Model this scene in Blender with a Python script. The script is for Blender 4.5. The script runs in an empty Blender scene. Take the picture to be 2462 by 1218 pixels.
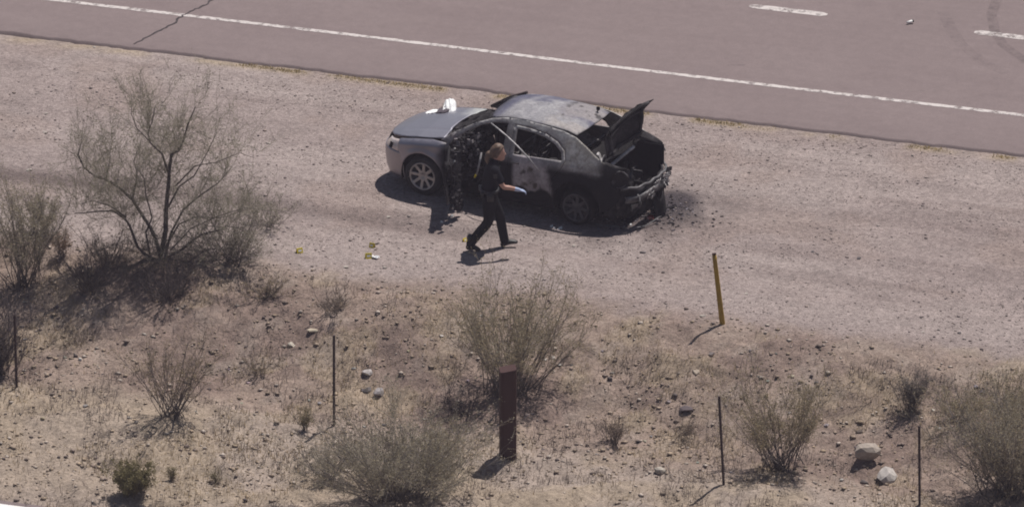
import bpy, bmesh, math, random
import numpy as np
from mathutils import Vector, Matrix
from mathutils.geometry import delaunay_2d_cdt

scene = bpy.context.scene
COL = scene.collection

# ------------------------------------------------------------------ camera, sky, sun, exposure
PITCH = math.radians(22.0)
DIST = 110.0
PXM = 161.0                       # photo pixels per metre at the aim point (2462 px wide picture)
cam_data = bpy.data.cameras.new("camera")
cam = bpy.data.objects.new("camera", cam_data)
COL.objects.link(cam)
cam.location = (0.0, -DIST * math.cos(PITCH), DIST * math.sin(PITCH))
cam.rotation_euler = (math.pi / 2 - PITCH, 0.0, 0.0)
cam_data.sensor_width = 36.0
cam_data.lens = 36.0 * DIST / (2462.0 / PXM)
cam_data.clip_start = 1.0
cam_data.clip_end = 3000.0
scene.camera = cam

SUN_TO = Vector((0.285, 0.375, 1.0)).normalized()
SUN_EL = math.asin(SUN_TO.z)
SUN_AZ = math.atan2(SUN_TO.x, SUN_TO.y)
world = bpy.data.worlds.new("World")
scene.world = world
world.use_nodes = True
wn = world.node_tree.nodes
sky = wn.new("ShaderNodeTexSky")
sky.sky_type = 'NISHITA'
sky.sun_disc = False
sky.sun_elevation = SUN_EL
sky.sun_rotation = SUN_AZ
sky.altitude = 400.0
sky.dust_density = 1.5
wn["Background"].inputs["Strength"].default_value = 0.05
world.node_tree.links.new(sky.outputs[0], wn["Background"].inputs["Color"])
sun_data = bpy.data.lights.new("sun", 'SUN')
sun_data.energy = 5.0
sun_data.angle = math.radians(0.53)
sun_data.color = (1.0, 0.95, 0.90)
sun = bpy.data.objects.new("sun", sun_data)
COL.objects.link(sun)
sun.location = SUN_TO * 60.0
sun.rotation_euler = SUN_TO.to_track_quat('Z', 'Y').to_euler()

scene.view_settings.view_transform = 'Standard'
scene.view_settings.look = 'None'
scene.view_settings.gamma = 1.0
scene.view_settings.exposure = -0.10
scene.render.engine = 'CYCLES'
scene.cycles.use_denoising = True
scene.cycles.max_bounces = 6
scene.cycles.transparent_max_bounces = 12
scene.cycles.filter_width = 1.9

# ------------------------------------------------------------------ numeric helpers
def vhash(ix, iy, seed):
    h = (ix.astype(np.int64) * 374761393 + iy.astype(np.int64) * 668265263 + seed * 974711) & 0xFFFFFFFF
    h = ((h ^ (h >> 13)) * 1274126177) & 0xFFFFFFFF
    h = h ^ (h >> 16)
    return (h & 0xFFFF) / 65535.0

def vnoise(x, y, seed=0):
    x = np.asarray(x, float); y = np.asarray(y, float)
    ix = np.floor(x); iy = np.floor(y)
    fx = x - ix; fy = y - iy
    fx = fx * fx * (3 - 2 * fx); fy = fy * fy * (3 - 2 * fy)
    a = vhash(ix, iy, seed); b = vhash(ix + 1, iy, seed)
    c = vhash(ix, iy + 1, seed); d = vhash(ix + 1, iy + 1, seed)
    return (a * (1 - fx) + b * fx) * (1 - fy) + (c * (1 - fx) + d * fx) * fy

def fbm(x, y, seed=0, octaves=4):
    s = 0.0; a = 0.5; t = 0.0
    for k in range(octaves):
        s = s + a * vnoise(np.asarray(x) * 2 ** k, np.asarray(y) * 2 ** k, seed + 17 * k)
        t += a; a *= 0.5
    return s / t

def sstep(a, b, x):
    t = np.clip((np.asarray(x, float) - a) / (b - a), 0, 1)
    return t * t * (3 - 2 * t)

def lerp(a, b, t):
    return a + (b - a) * t

# ------------------------------------------------------------------ object helpers
def tag(o, label=None, cat=None, group=None, kind=None):
    if label: o["label"] = label
    if cat: o["category"] = cat
    if group: o["group"] = group
    if kind: o["kind"] = kind
    return o

def put(name, me, mat=None, parent=None, loc=None, rotz=0.0):
    o = bpy.data.objects.new(name, me)
    COL.objects.link(o)
    if mat is not None and me is not None:
        me.materials.clear()
        me.materials.append(mat)
    if parent is not None:
        o.parent = parent
    if loc is not None:
        o.location = loc
    o.rotation_euler = (0, 0, rotz)
    return o

def thing(name, label, cat, loc=(0, 0, 0), rotz=0.0, group=None):
    o = bpy.data.objects.new(name, None)
    COL.objects.link(o)
    o.empty_display_size = 0.1
    o.location = loc
    o.rotation_euler = (0, 0, rotz)
    return tag(o, label, cat, group)

def mesh_np(name, verts, faces, tint=None, smooth=False):
    """faces: an (n,3) or (n,4) int array, or a list of such arrays / index lists."""
    me = bpy.data.meshes.new(name)
    verts = np.asarray(verts, np.float32)
    groups = faces if isinstance(faces, list) else [faces]
    groups = [np.asarray(g, np.int32) for g in groups if len(g)]
    loops = np.concatenate([g.ravel() for g in groups])
    tot = np.concatenate([np.full(len(g), g.shape[1], np.int32) for g in groups])
    start = np.concatenate([[0], np.cumsum(tot)[:-1]]).astype(np.int32)
    me.vertices.add(len(verts)); me.vertices.foreach_set("co", verts.ravel())
    me.loops.add(len(loops)); me.loops.foreach_set("vertex_index", loops)
    me.polygons.add(len(tot)); me.polygons.foreach_set("loop_start", start)
    me.polygons.foreach_set("loop_total", tot)
    if smooth:
        me.polygons.foreach_set("use_smooth", np.ones(len(tot), bool))
    me.update(calc_edges=True)
    me.validate()
    if tint is not None:
        set_tint(me, tint)
    return me

def set_tint(me, tint):
    t = np.asarray(tint, np.float32)
    n = len(me.vertices)
    if t.ndim == 1:
        t = np.tile(t, (n, 1))
    if t.shape[1] == 3:
        t = np.concatenate([t, np.ones((len(t), 1), np.float32)], 1)
    at = me.attributes.new("tint", 'FLOAT_COLOR', 'POINT')
    at.data.foreach_set("color", np.ascontiguousarray(t, np.float32).ravel())

def mesh_co(me):
    a = np.empty(len(me.vertices) * 3, np.float32)
    me.vertices.foreach_get("co", a)
    return a.reshape(-1, 3)

class MB:
    """collects boxes, tubes, lathes and strips into one mesh"""
    def __init__(self):
        self.v = []; self.f = []
    def add(self, vs, fs):
        n = len(self.v)
        self.v.extend([tuple(p) for p in vs])
        self.f.extend([tuple(i + n for i in f) for f in fs])
    def box(self, c, s, rot=None):
        m = rot or Matrix.Identity(3)
        c = Vector(c)
        vs = [c + m @ Vector((s[0] * i / 2, s[1] * j / 2, s[2] * k / 2)) for i in (-1, 1) for j in (-1, 1) for k in (-1, 1)]
        self.add(vs, [(0, 1, 3, 2), (4, 6, 7, 5), (0, 4, 5, 1), (2, 3, 7, 6), (0, 2, 6, 4), (1, 5, 7, 3)])
    def tube(self, pts, rad, seg=8, cap=True, flat=1.0):
        pts = [Vector(p) for p in pts]
        if not hasattr(rad, '__len__'): rad = [rad] * len(pts)
        rings = []
        ref = Vector((0.31, 0.17, 0.93)).normalized()
        for i, p in enumerate(pts):
            t = (pts[min(i + 1, len(pts) - 1)] - pts[max(i - 1, 0)])
            if t.length < 1e-9: t = Vector((0, 0, 1))
            t.normalize()
            if abs(t.dot(ref)) > 0.98: ref = Vector((0.9, 0.3, 0.1)).normalized()
            a = t.cross(ref).normalized(); b = t.cross(a).normalized()
            rings.append([p + (a * math.cos(2 * math.pi * k / seg) + b * flat * math.sin(2 * math.pi * k / seg)) * rad[i] for k in range(seg)])
        vs = [q for r in rings for q in r]
        fs = []
        for i in range(len(pts) - 1):
            for k in range(seg):
                fs.append((i * seg + k, i * seg + (k + 1) % seg, (i + 1) * seg + (k + 1) % seg, (i + 1) * seg + k))
        if cap:
            fs.append(tuple(range(seg))[::-1]); fs.append(tuple((len(pts) - 1) * seg + k for k in range(seg)))
        self.add(vs, fs)
    def grid(self, fn, us, ws):
        n = len(ws)
        vs = [fn(u, w) for u in us for w in ws]
        fs = [(i * n + j, i * n + j + 1, (i + 1) * n + j + 1, (i + 1) * n + j) for i in range(len(us) - 1) for j in range(n - 1)]
        self.add(vs, fs)
    def lathe_y(self, prof, seg=40, c=(0, 0, 0)):
        """prof: list of (y, r) around the y axis"""
        vs = []
        for (y, r) in prof:
            for k in range(seg):
                a = 2 * math.pi * k / seg
                vs.append((c[0] + r * math.cos(a), c[1] + y, c[2] + r * math.sin(a)))
        fs = [(i * seg + k, i * seg + (k + 1) % seg, (i + 1) * seg + (k + 1) % seg, (i + 1) * seg + k) for i in range(len(prof) - 1) for k in range(seg)]
        self.add(vs, fs)
    def mesh(self, name, smooth=False, tint=None):
        me = bpy.data.meshes.new(name)
        me.from_pydata([tuple(p) for p in self.v], [], self.f)
        me.update()
        bm = bmesh.new(); bm.from_mesh(me)
        bmesh.ops.recalc_face_normals(bm, faces=bm.faces[:])
        bm.to_mesh(me); bm.free()
        if smooth:
            me.polygons.foreach_set("use_smooth", [True] * len(me.polygons))
        if tint is not None:
            set_tint(me, tint)
        return me

# ------------------------------------------------------------------ materials
def new_mat(name):
    m = bpy.data.materials.new(name)
    m.use_nodes = True
    nt = m.node_tree
    return m, nt, nt.nodes, nt.links, nt.nodes["Principled BSDF"]

def plain(name, col, rough=0.8, metal=0.0, vary=0.25, scale=18.0, bump=0.0, coat=0.0, spec=0.5):
    m, nt, N, L, P = new_mat(name)
    tc = N.new("ShaderNodeTexCoord")
    no = N.new("ShaderNodeTexNoise"); no.inputs["Scale"].default_value = scale; no.inputs["Detail"].default_value = 5
    L.new(tc.outputs["Object"], no.inputs["Vector"])
    mr = N.new("ShaderNodeMapRange")
    mr.inputs["From Min"].default_value = 0.3; mr.inputs["From Max"].default_value = 0.7
    mr.inputs["To Min"].default_value = 1 - vary; mr.inputs["To Max"].default_value = 1 + vary
    L.new(no.outputs["Fac"], mr.inputs["Value"])
    mx = N.new("ShaderNodeMix"); mx.data_type = 'RGBA'; mx.blend_type = 'MULTIPLY'
    mx.inputs["Factor"].default_value = 1.0
    mx.inputs["A"].default_value = (*col, 1)
    L.new(mr.outputs[0], mx.inputs["B"])
    L.new(mx.outputs["Result"], P.inputs["Base Color"])
    P.inputs["Roughness"].default_value = rough
    P.inputs["Metallic"].default_value = metal
    P.inputs["Coat Weight"].default_value = coat
    P.inputs["Specular IOR Level"].default_value = spec
    if bump:
        b = N.new("ShaderNodeBump"); b.inputs["Strength"].default_value = 1.0; b.inputs["Distance"].default_value = bump
        L.new(no.outputs["Fac"], b.inputs["Height"]); L.new(b.outputs[0], P.inputs["Normal"])
    return m

def tinted(name, rough=0.9, vary=0.2, scale=30.0, bump=0.0, trans=0.0, spec=0.3):
    m, nt, N, L, P = new_mat(name)
    at = N.new("ShaderNodeAttribute"); at.attribute_name = "tint"
    tc = N.new("ShaderNodeTexCoord")
    no = N.new("ShaderNodeTexNoise"); no.inputs["Scale"].default_value = scale; no.inputs["Detail"].default_value = 6
    L.new(tc.outputs["Object"], no.inputs["Vector"])
    mr = N.new("ShaderNodeMapRange")
    mr.inputs["From Min"].default_value = 0.3; mr.inputs["From Max"].default_value = 0.7
    mr.inputs["To Min"].default_value = 1 - vary; mr.inputs["To Max"].default_value = 1 + vary
    L.new(no.outputs["Fac"], mr.inputs["Value"])
    mx = N.new("ShaderNodeMix"); mx.data_type = 'RGBA'; mx.blend_type = 'MULTIPLY'
    mx.inputs["Factor"].default_value = 1.0
    L.new(at.outputs["Color"], mx.inputs["A"]); L.new(mr.outputs[0], mx.inputs["B"])
    L.new(mx.outputs["Result"], P.inputs["Base Color"])
    P.inputs["Roughness"].default_value = rough
    P.inputs["Specular IOR Level"].default_value = spec
    if bump:
        b = N.new("ShaderNodeBump"); b.inputs["Strength"].default_value = 1.0; b.inputs["Distance"].default_value = bump
        L.new(no.outputs["Fac"], b.inputs["Height"]); L.new(b.outputs[0], P.inputs["Normal"])
    if trans:                                   # thin leaves and twigs let some light through
        tr = N.new("ShaderNodeBsdfTranslucent"); L.new(mx.outputs["Result"], tr.inputs["Color"])
        ms = N.new("ShaderNodeMixShader"); ms.inputs[0].default_value = trans
        L.new(P.outputs[0], ms.inputs[1]); L.new(tr.outputs[0], ms.inputs[2])
        L.new(ms.outputs[0], N["Material Output"].inputs["Surface"])
    return m

def ground_material():
    m, nt, N, L, P = new_mat("desert_ground")
    at = N.new("ShaderNodeAttribute"); at.attribute_name = "tint"
    tc = N.new("ShaderNodeTexCoord")
    def noise(scale, detail, rough=0.6):
        n = N.new("ShaderNodeTexNoise"); n.inputs["Scale"].default_value = scale
        n.inputs["Detail"].default_value = detail; n.inputs["Roughness"].default_value = rough
        L.new(tc.outputs["Object"], n.inputs["Vector"]); return n
    def rng(src, a, b, lo, hi):
        r = N.new("ShaderNodeMapRange")
        for k, v in zip(("From Min", "From Max", "To Min", "To Max"), (a, b, lo, hi)): r.inputs[k].default_value = v
        L.new(src, r.inputs["Value"]); return r.outputs[0]
    def mul(a, b):
        x = N.new("ShaderNodeMath"); x.operation = 'MULTIPLY'; L.new(a, x.inputs[0]); L.new(b, x.inputs[1]); return x.outputs[0]
    n1 = noise(1.6, 6); n2 = noise(9.0, 6, 0.7); n3 = noise(38.0, 4, 0.75)
    vo = N.new("ShaderNodeTexVoronoi"); vo.inputs["Scale"].default_value = 26.0
    L.new(tc.outputs["Object"], vo.inputs["Vector"])
    sep = N.new("ShaderNodeSeparateColor"); L.new(vo.outputs["Color"], sep.inputs[0])
    f = mul(mul(rng(n1.outputs["Fac"], .3, .7, .90, 1.10), rng(n2.outputs["Fac"], .3, .7, .82, 1.16)),
            mul(rng(n3.outputs["Fac"], .3, .7, .72, 1.26), rng(sep.outputs[0], 0, 1, .82, 1.18)))
    mx = N.new("ShaderNodeMix"); mx.data_type = 'RGBA'; mx.blend_type = 'MULTIPLY'; mx.inputs["Factor"].default_value = 1.0
    L.new(at.outputs["Color"], mx.inputs["A"]); L.new(f, mx.inputs["B"])
    L.new(mx.outputs["Result"], P.inputs["Base Color"])
    P.inputs["Roughness"].default_value = 0.95; P.inputs["Specular IOR Level"].default_value = 0.15
    ad = N.new("ShaderNodeMath"); ad.operation = 'ADD'
    L.new(rng(n2.outputs["Fac"], 0, 1, 0, 2.2), ad.inputs[0]); L.new(rng(n3.outputs["Fac"], 0, 1, 0, .8), ad.inputs[1])
    b = N.new("ShaderNodeBump"); b.inputs["Strength"].default_value = 0.8; b.inputs["Distance"].default_value = 0.02
    L.new(ad.outputs[0], b.inputs["Height"]); L.new(b.outputs[0], P.inputs["Normal"])
    return m

def road_material():
    m, nt, N, L, P = new_mat("faded_asphalt")
    tc = N.new("ShaderNodeTexCoord")
    def noise(scale, detail, vec=None, rough=0.6):
        n = N.new("ShaderNodeTexNoise"); n.inputs["Scale"].default_value = scale
        n.inputs["Detail"].default_value = detail; n.inputs["Roughness"].default_value = rough
        L.new(vec or tc.outputs["Object"], n.inputs["Vector"]); return n
    mp = N.new("ShaderNodeMapping"); mp.inputs["Scale"].default_value = (0.12, 1.3, 1.0)
    L.new(tc.outputs["Object"], mp.inputs["Vector"])
    streak = noise(2.0, 5, mp.outputs[0]); patch = noise(0.55, 4); grit = noise(55.0, 3, None, .8); mid = noise(7.0, 5)
    ramp = N.new("ShaderNodeValToRGB")
    ramp.color_ramp.elements[0].position = 0.3; ramp.color_ramp.elements[0].color = (0.186, 0.145, 0.143, 1)
    ramp.color_ramp.elements[1].position = 0.7; ramp.color_ramp.elements[1].color = (0.222, 0.176, 0.172, 1)
    av = N.new("ShaderNodeMath"); av.operation = 'ADD'
    h1 = N.new("ShaderNodeMath"); h1.operation = 'MULTIPLY'; h1.inputs[1].default_value = 0.5
    h2 = N.new("ShaderNodeMath"); h2.operation = 'MULTIPLY'; h2.inputs[1].default_value = 0.5
    L.new(streak.outputs["Fac"], h1.inputs[0]); L.new(patch.outputs["Fac"], h2.inputs[0])
    L.new(h1.outputs[0], av.inputs[0]); L.new(h2.outputs[0], av.inputs[1]); L.new(av.outputs[0], ramp.inputs[0])
    def rng(src, lo, hi):
        r = N.new("ShaderNodeMapRange")
        for k, v in zip(("From Min", "From Max", "To Min", "To Max"), (.3, .7, lo, hi)): r.inputs[k].default_value = v
        L.new(src, r.inputs["Value"]); return r.outputs[0]
    g = N.new("ShaderNodeMath"); g.operation = 'MULTIPLY'
    L.new(rng(grit.outputs["Fac"], .84, 1.15), g.inputs[0]); L.new(rng(mid.outputs["Fac"], .94, 1.06), g.inputs[1])
    mx = N.new("ShaderNodeMix"); mx.data_type = 'RGBA'; mx.blend_type = 'MULTIPLY'; mx.inputs["Factor"].default_value = 1.0
    L.new(ramp.outputs[0], mx.inputs["A"]); L.new(g.outputs[0], mx.inputs["B"])
    L.new(mx.outputs["Result"], P.inputs["Base Color"])
    P.inputs["Roughness"].default_value = 0.9; P.inputs["Specular IOR Level"].default_value = 0.2
    b = N.new("ShaderNodeBump"); b.inputs["Strength"].default_value = 0.5; b.inputs["Distance"].default_value = 0.004
    L.new(grit.outputs["Fac"], b.inputs["Height"]); L.new(b.outputs[0], P.inputs["Normal"])
    return m

def worn_paint(name, col, lo, hi, scale, rough=0.8, stretch=(1, 1, 1)):
    """paint or rubber on the road, worn through where the noise is low"""
    m, nt, N, L, P = new_mat(name)
    tc = N.new("ShaderNodeTexCoord")
    mp = N.new("ShaderNodeMapping"); mp.inputs["Scale"].default_value = stretch
    L.new(tc.outputs["Object"], mp.inputs["Vector"])
    no = N.new("ShaderNodeTexNoise"); no.inputs["Scale"].default_value = scale; no.inputs["Detail"].default_value = 6; no.inputs["Roughness"].default_value = .7
    L.new(mp.outputs[0], no.inputs["Vector"])
    r = N.new("ShaderNodeMapRange")
    r.inputs["From Min"].default_value = lo; r.inputs["From Max"].default_value = hi
    L.new(no.outputs["Fac"], r.inputs["Value"]); L.new(r.outputs[0], P.inputs["Alpha"])
    P.inputs["Base Color"].default_value = (*col, 1)
    P.inputs["Roughness"].default_value = rough
    P.inputs["Specular IOR Level"].default_value = 0.2
    return m

M = {}
M['ground'] = ground_material()
M['road'] = road_material()
M['line'] = worn_paint("worn_white_paint", (0.56, 0.51, 0.49), 0.34, 0.52, 7.0)
M['crack'] = plain("crack_filler", (0.05, 0.04, 0.042), 0.95, vary=.3)
M['rubber_mark'] = worn_paint("tyre_rubber_mark", (0.08, 0.064, 0.068), 0.40, 1.30, 7.0)
M['stone'] = tinted("stone", 0.9, 0.22, 14.0, 0.01)
M['twig'] = tinted("twig_and_leaf", 0.85, 0.18, 8.0, 0.0, 0.48)
M['stem'] = plain("shrub_stem", (0.135, 0.115, 0.105), 0.9, vary=.3, scale=12)
M['bark'] = plain("dusty_bark", (0.105, 0.088, 0.082), 0.9, vary=.35, scale=12, bump=.004)
M['rust'] = plain("rusty_steel_post", (0.050, 0.030, 0.030), 0.8, 0.2, vary=.45, scale=25, bump=.001)
M['yellow'] = plain("faded_yellow_paint", (0.42, 0.25, 0.018), 0.55, vary=.18, scale=9)
M['brownpost'] = plain("brown_weathered_timber", (0.066, 0.034, 0.031), 0.7, vary=.08, scale=5, bump=.001, spec=.2)
M['markyellow'] = plain("yellow_plastic", (0.72, 0.56, 0.02), 0.4, vary=.05)
M['white'] = plain("white_paper", (0.86, 0.86, 0.86), 0.7, vary=.04, scale=6)
M['whiteplastic'] = plain("white_plastic", (0.80, 0.79, 0.77), 0.45, vary=.05)

# ------------------------------------------------------------------ the lie of the land
ROAD_P = np.array([0.12, 6.63])                 # a point on the pavement edge
ROAD_R = np.array([0.9464, -0.3232])            # along the road
ROAD_N = np.array([-0.3232, -0.9464])           # away from the road, across the shoulder
ROAD_ANG = math.atan2(ROAD_R[1], ROAD_R[0])
ROAD_Z = 0.042

def sv(x, y):
    dx = np.asarray(x, float) - ROAD_P[0]; dy = np.asarray(y, float) - ROAD_P[1]
    return dx * ROAD_R[0] + dy * ROAD_R[1], dx * ROAD_N[0] + dy * ROAD_N[1]

def xy(s, v):
    return ROAD_P[0] + s * ROAD_R[0] + v * ROAD_N[0], ROAD_P[1] + s * ROAD_R[1] + v * ROAD_N[1]

def crest_v(s):
    return 7.75 + 0.25 * (vnoise(s * 0.35, s * 0 + 3.1, 5) - 0.5) * 2 - 0.02 * s

def land(x, y):
    """broad height of the ground"""
    s, v = sv(x, y)
    c = crest_v(s)
    bank = -0.85 * sstep(-0.25, 3.2, v - c)
    bank = bank - 0.20 * sstep(4.0, 9.0, v - c)
    rough = sstep(0.0, 0.8, v - c)
    und = rough * (0.30 * (fbm(x * 0.55 + 9, y * 0.55, 31, 3) - 0.5))
    under = -0.06 * (1 - sstep(-0.3, 0.05, v))
    return bank + und + under

def land_fine(x, y):
    s, v = sv(x, y)
    rough = sstep(-0.1, 0.8, v - crest_v(s))
    sh = sstep(0.1, 0.6, v)
    ruts = -0.035 * np.exp(-((v - 5.72 - 0.15 * np.sin(s * 0.5)) / 0.28) ** 2) - 0.018 * np.exp(-((v - 3.4 - 0.2 * np.sin(s * 0.3 + 1)) / 0.3) ** 2)
    a = 0.045 * (fbm(s * 0.6, v * 2.6, 41, 4) - 0.5) + ruts
    b = 0.20 * (fbm(x * 1.9, y * 1.9, 43, 4) - 0.5) + 0.085 * (fbm(x * 6, y * 6, 47, 3) - 0.5)
    return land(x, y) + sh * (1 - rough) * a + rough * b

CAM = np.array(cam.location)
_F = np.array([0, math.cos(PITCH), -math.sin(PITCH)]); _U = np.array([0, math.sin(PITCH), math.cos(PITCH)])
def sight(px, py):
    f = PXM * DIST
    return _F + np.array([1, 0, 0]) * (px - 1231) / f + _U * (609 - py) / f
def spot(px, py, fine=True):
    """where a point seen in the photograph stands on the land"""
    d = sight(px, py); z = 0.0
    for _ in range(25):
        p = CAM + d * ((z - CAM[2]) / d[2])
        z = float((land_fine if fine else land)(p[0], p[1]))
    return Vector((float(p[0]), float(p[1]), z))
def upright(px, py, yy):
    """a point seen in the photograph that stands at depth yy"""
    d = sight(px, py); p = CAM + d * ((yy - CAM[1]) / d[1])
    return Vector([float(c) for c in p])

# ------------------------------------------------------------------ ground sheet
def axis(lo, hi, step, far, grow=1.35):
    a = list(np.arange(lo, hi + step / 2, step))
    d = step
    while a[-1] < far:
        d *= grow; a.append(a[-1] + d)
    d = step
    while a[0] > -far:
        d *= grow; a.insert(0, a[0] - d)
    return np.array(a)

def ground_tint(x, y):
    s, v = sv(x, y)
    c = crest_v(s)
    n1 = fbm(s * 0.22, v * 0.9, 3, 4); n2 = fbm(x * 0.8, y * 0.8, 7, 4); n3 = fbm(s * 0.5, v * 3.2, 11, 4)
    n4 = fbm(x * 2.3, y * 2.3, 13, 4)
    grav = np.array([0.292, 0.237, 0.222]); pale = np.array([0.340, 0.283, 0.264]); dark = np.array([0.180, 0.140, 0.130])
    pink = np.array([0.275, 0.212, 0.188])
    soil = np.array([0.295, 0.225, 0.186]); brown = np.array([0.208, 0.152, 0.130]); straw = np.array([0.330, 0.262, 0.192])
    grey = np.array([0.210, 0.176, 0.178])
    def m(a, b, t): return a + (b - a) * np.asarray(t)[..., None]
    col = m(np.broadcast_to(grav, x.shape + (3,)), pale, sstep(.40, .70, n1) * .7 + .15 * sstep(-1, -4, s))
    col = m(col, dark, sstep(.54, .82, n3) * .40)
    col = m(col, pink, sstep(.5, .7, n2) * .5)
    # wheel-worn dark band and the pale loose shoulder edge
    band = np.exp(-((v - 5.72 - 0.15 * np.sin(s * .5)) / 0.30) ** 2) * sstep(2.0, .2, s) * sstep(.20, .50, n1 + .2)
    col = m(col, dark * .80, np.clip(band * (.75 + .5 * sstep(-3.2, -4.2, s)), 0, 1) * .88)
    band2 = np.exp(-((v - 3.2 - 0.2 * np.sin(s * .3 + 1)) / 0.22) ** 2) * sstep(-1, 3, s)
    col = m(col, dark, np.clip(band2, 0, 1) * .35)
    edge = np.exp(-((v - c + 0.75) / 0.6) ** 2)
    col = m(col, pale, np.clip(edge, 0, 1) * .55)
    lip = np.exp(-((v - 0.14) / 0.13) ** 2) * sstep(.35, .6, fbm(s * 1.2, v, 91, 3))
    col = m(col, straw * 1.05, np.clip(lip, 0, 1) * .85)
    # soot and ash round the burnt rear of the car
    dx = x - 2.15; dy = y - 1.75
    ash = np.exp(-((dx + .15) ** 2 / 1.1 + dy ** 2 / .75)) * sstep(.25, .6, n4 + .15)
    col = m(col, np.array([0.045, 0.038, 0.042]), np.clip(ash * 1.1, 0, .88))
    blot = np.exp(-(((x - 2.48) / .34) ** 2 + ((y - 2.15) / .42) ** 2) ** 2) * sstep(.15, .45, n4)
    col = m(col, np.array([0.05, 0.042, 0.048]), np.clip(blot, 0, .85))
    ash2 = np.exp(-((x - .9) ** 2 / 2.2 + (y - .9) ** 2 / .5)) * sstep(.35, .65, n4)
    col = m(col, dark * .7, np.clip(ash2, 0, 1) * .6)
    # the bank and the flat below it
    t = sstep(-.25, .45, v - c + (n4 - .5) * .7)
    bank = m(np.broadcast_to(soil, x.shape + (3,)), brown, sstep(.42, .66, n2) * .8)
    bank = m(bank, straw, sstep(.54, .72, fbm(x * 1.1 + 40, y * 1.1, 23, 4)) * .7)
    bank = m(bank, np.array([0.30, 0.245, 0.21]), sstep(.55, .75, n4) * .5)
    low = sstep(3.0, 4.2, v - c)
    bank = m(bank, np.array([0.365, 0.302, 0.258]), low * .7)
    bank = m(bank, straw, low * np.clip(sstep(.46, .62, n2) + .6 * sstep(-3.0, -5.0, x), 0, 1) * .7)
    g = sstep(-6.6, -7.6, y + (n2 - .5) * 1.2) * sstep(-2.6, -4.0, x)
    bank = m(bank, grey, g * .9)
    col = m(col, bank, t)
    return col

gx = axis(-9.2, 9.2, 0.05, 420.0)
gy = axis(-10.2, 8.2, 0.05, 420.0)
GX, GY = np.meshgrid(gx, gy)
GZ = land_fine(GX, GY)
gv = np.stack([GX, GY, GZ], -1).reshape(-1, 3)
nx, ny = len(gx), len(gy)
idx = np.arange(nx * ny).reshape(ny, nx)
gf = np.stack([idx[:-1, :-1], idx[:-1, 1:], idx[1:, 1:], idx[1:, :-1]], -1).reshape(-1, 4)
tag(put("ground", mesh_np("ground", gv, gf, ground_tint(GX, GY).reshape(-1, 3), smooth=True), M['ground']), kind="structure")

# ------------------------------------------------------------------ road (object space: x along the road, -y across it)
rng = np.random.default_rng(5)
rs = axis(-12, 12, 0.06, 420.0)
edge_j = 0.06 * (fbm(rs * 1.1, rs * 0, 61, 4) - .5) * 2 + 0.05 * (vnoise(rs * 8, rs * 0, 62) - .5)
rows = [(0.06, -0.09), (0.012, ROAD_Z - .012), (-0.03, ROAD_Z), (-0.6, ROAD_Z), (-1.6, ROAD_Z), (-3.3, ROAD_Z), (-5.0, ROAD_Z), (-8.6, ROAD_Z), (-12.5, ROAD_Z), (-12.6, -.09)]
rv = []
for k, (v, z) in enumerate(rows):
    for i, s in enumerate(rs):
        rv.append((s, -(v + (edge_j[i] if k < 3 else 0)), z))
n = len(rs)
ridx = np.arange(len(rows) * n).reshape(len(rows), n)
rf = np.stack([ridx[:-1, :-1], ridx[:-1, 1:], ridx[1:, 1:], ridx[1:, :-1]], -1).reshape(-1, 4)
road = tag(put("road", mesh_np("road", rv, rf), M['road'], None, (ROAD_P[0], ROAD_P[1], 0), ROAD_ANG), kind="structure")

def strip(name, pts, widths, mat, z):
    """flat strip along pts (road space)"""
    pts = [Vector((p[0], p[1], 0)) for p in pts]
    vs = []
    for i, p in enumerate(pts):
        t = (pts[min(i + 1, len(pts) - 1)] - pts[max(i - 1, 0)]).normalized()
        nrm = Vector((-t.y, t.x, 0)); w = widths[i] if hasattr(widths, '__len__') else widths
        vs += [p + nrm * w / 2 + Vector((0, 0, z)), p - nrm * w / 2 + Vector((0, 0, z))]
    fs = np.array([(2 * i, 2 * i + 1, 2 * i + 3, 2 * i + 2) for i in range(len(pts) - 1)])
    return put(name, mesh_np(name, [tuple(v) for v in vs], fs), mat, road)

def road_pt(px, py):
    d = sight(px, py); p = CAM + d * ((ROAD_Z - CAM[2]) / d[2])
    s, v = sv(p[0], p[1]); return float(s), float(-v)

ls = np.concatenate([[-400, -150, -60, -20], np.arange(-12, 12.01, .07), [20, 60, 150, 400]])
jw = 0.112 + 0.035 * (rng.random(len(ls)) - .5)
jo = 0.012 * (rng.random(len(ls)) - .5) - 0.012 * np.sin(ls * .5)
strip("edge_line", [(s, 1.615 + o) for s, o in zip(ls, jo)], jw, M['line'], ROAD_Z + .004)
for k in range(-14, 10):
    s0 = 2.25 + k * 3.79
    q = [(s0 + 1.32 * j / 14, 5.0 + .012 * (rng.random() - .5)) for j in range(15)]
    w = [.19 + .02 * (rng.random() - .5) for _ in range(15)]
    w[0] = .08; w[-1] = .07
    strip("lane_dash", q, w, M['line'], ROAD_Z + .004)

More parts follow.
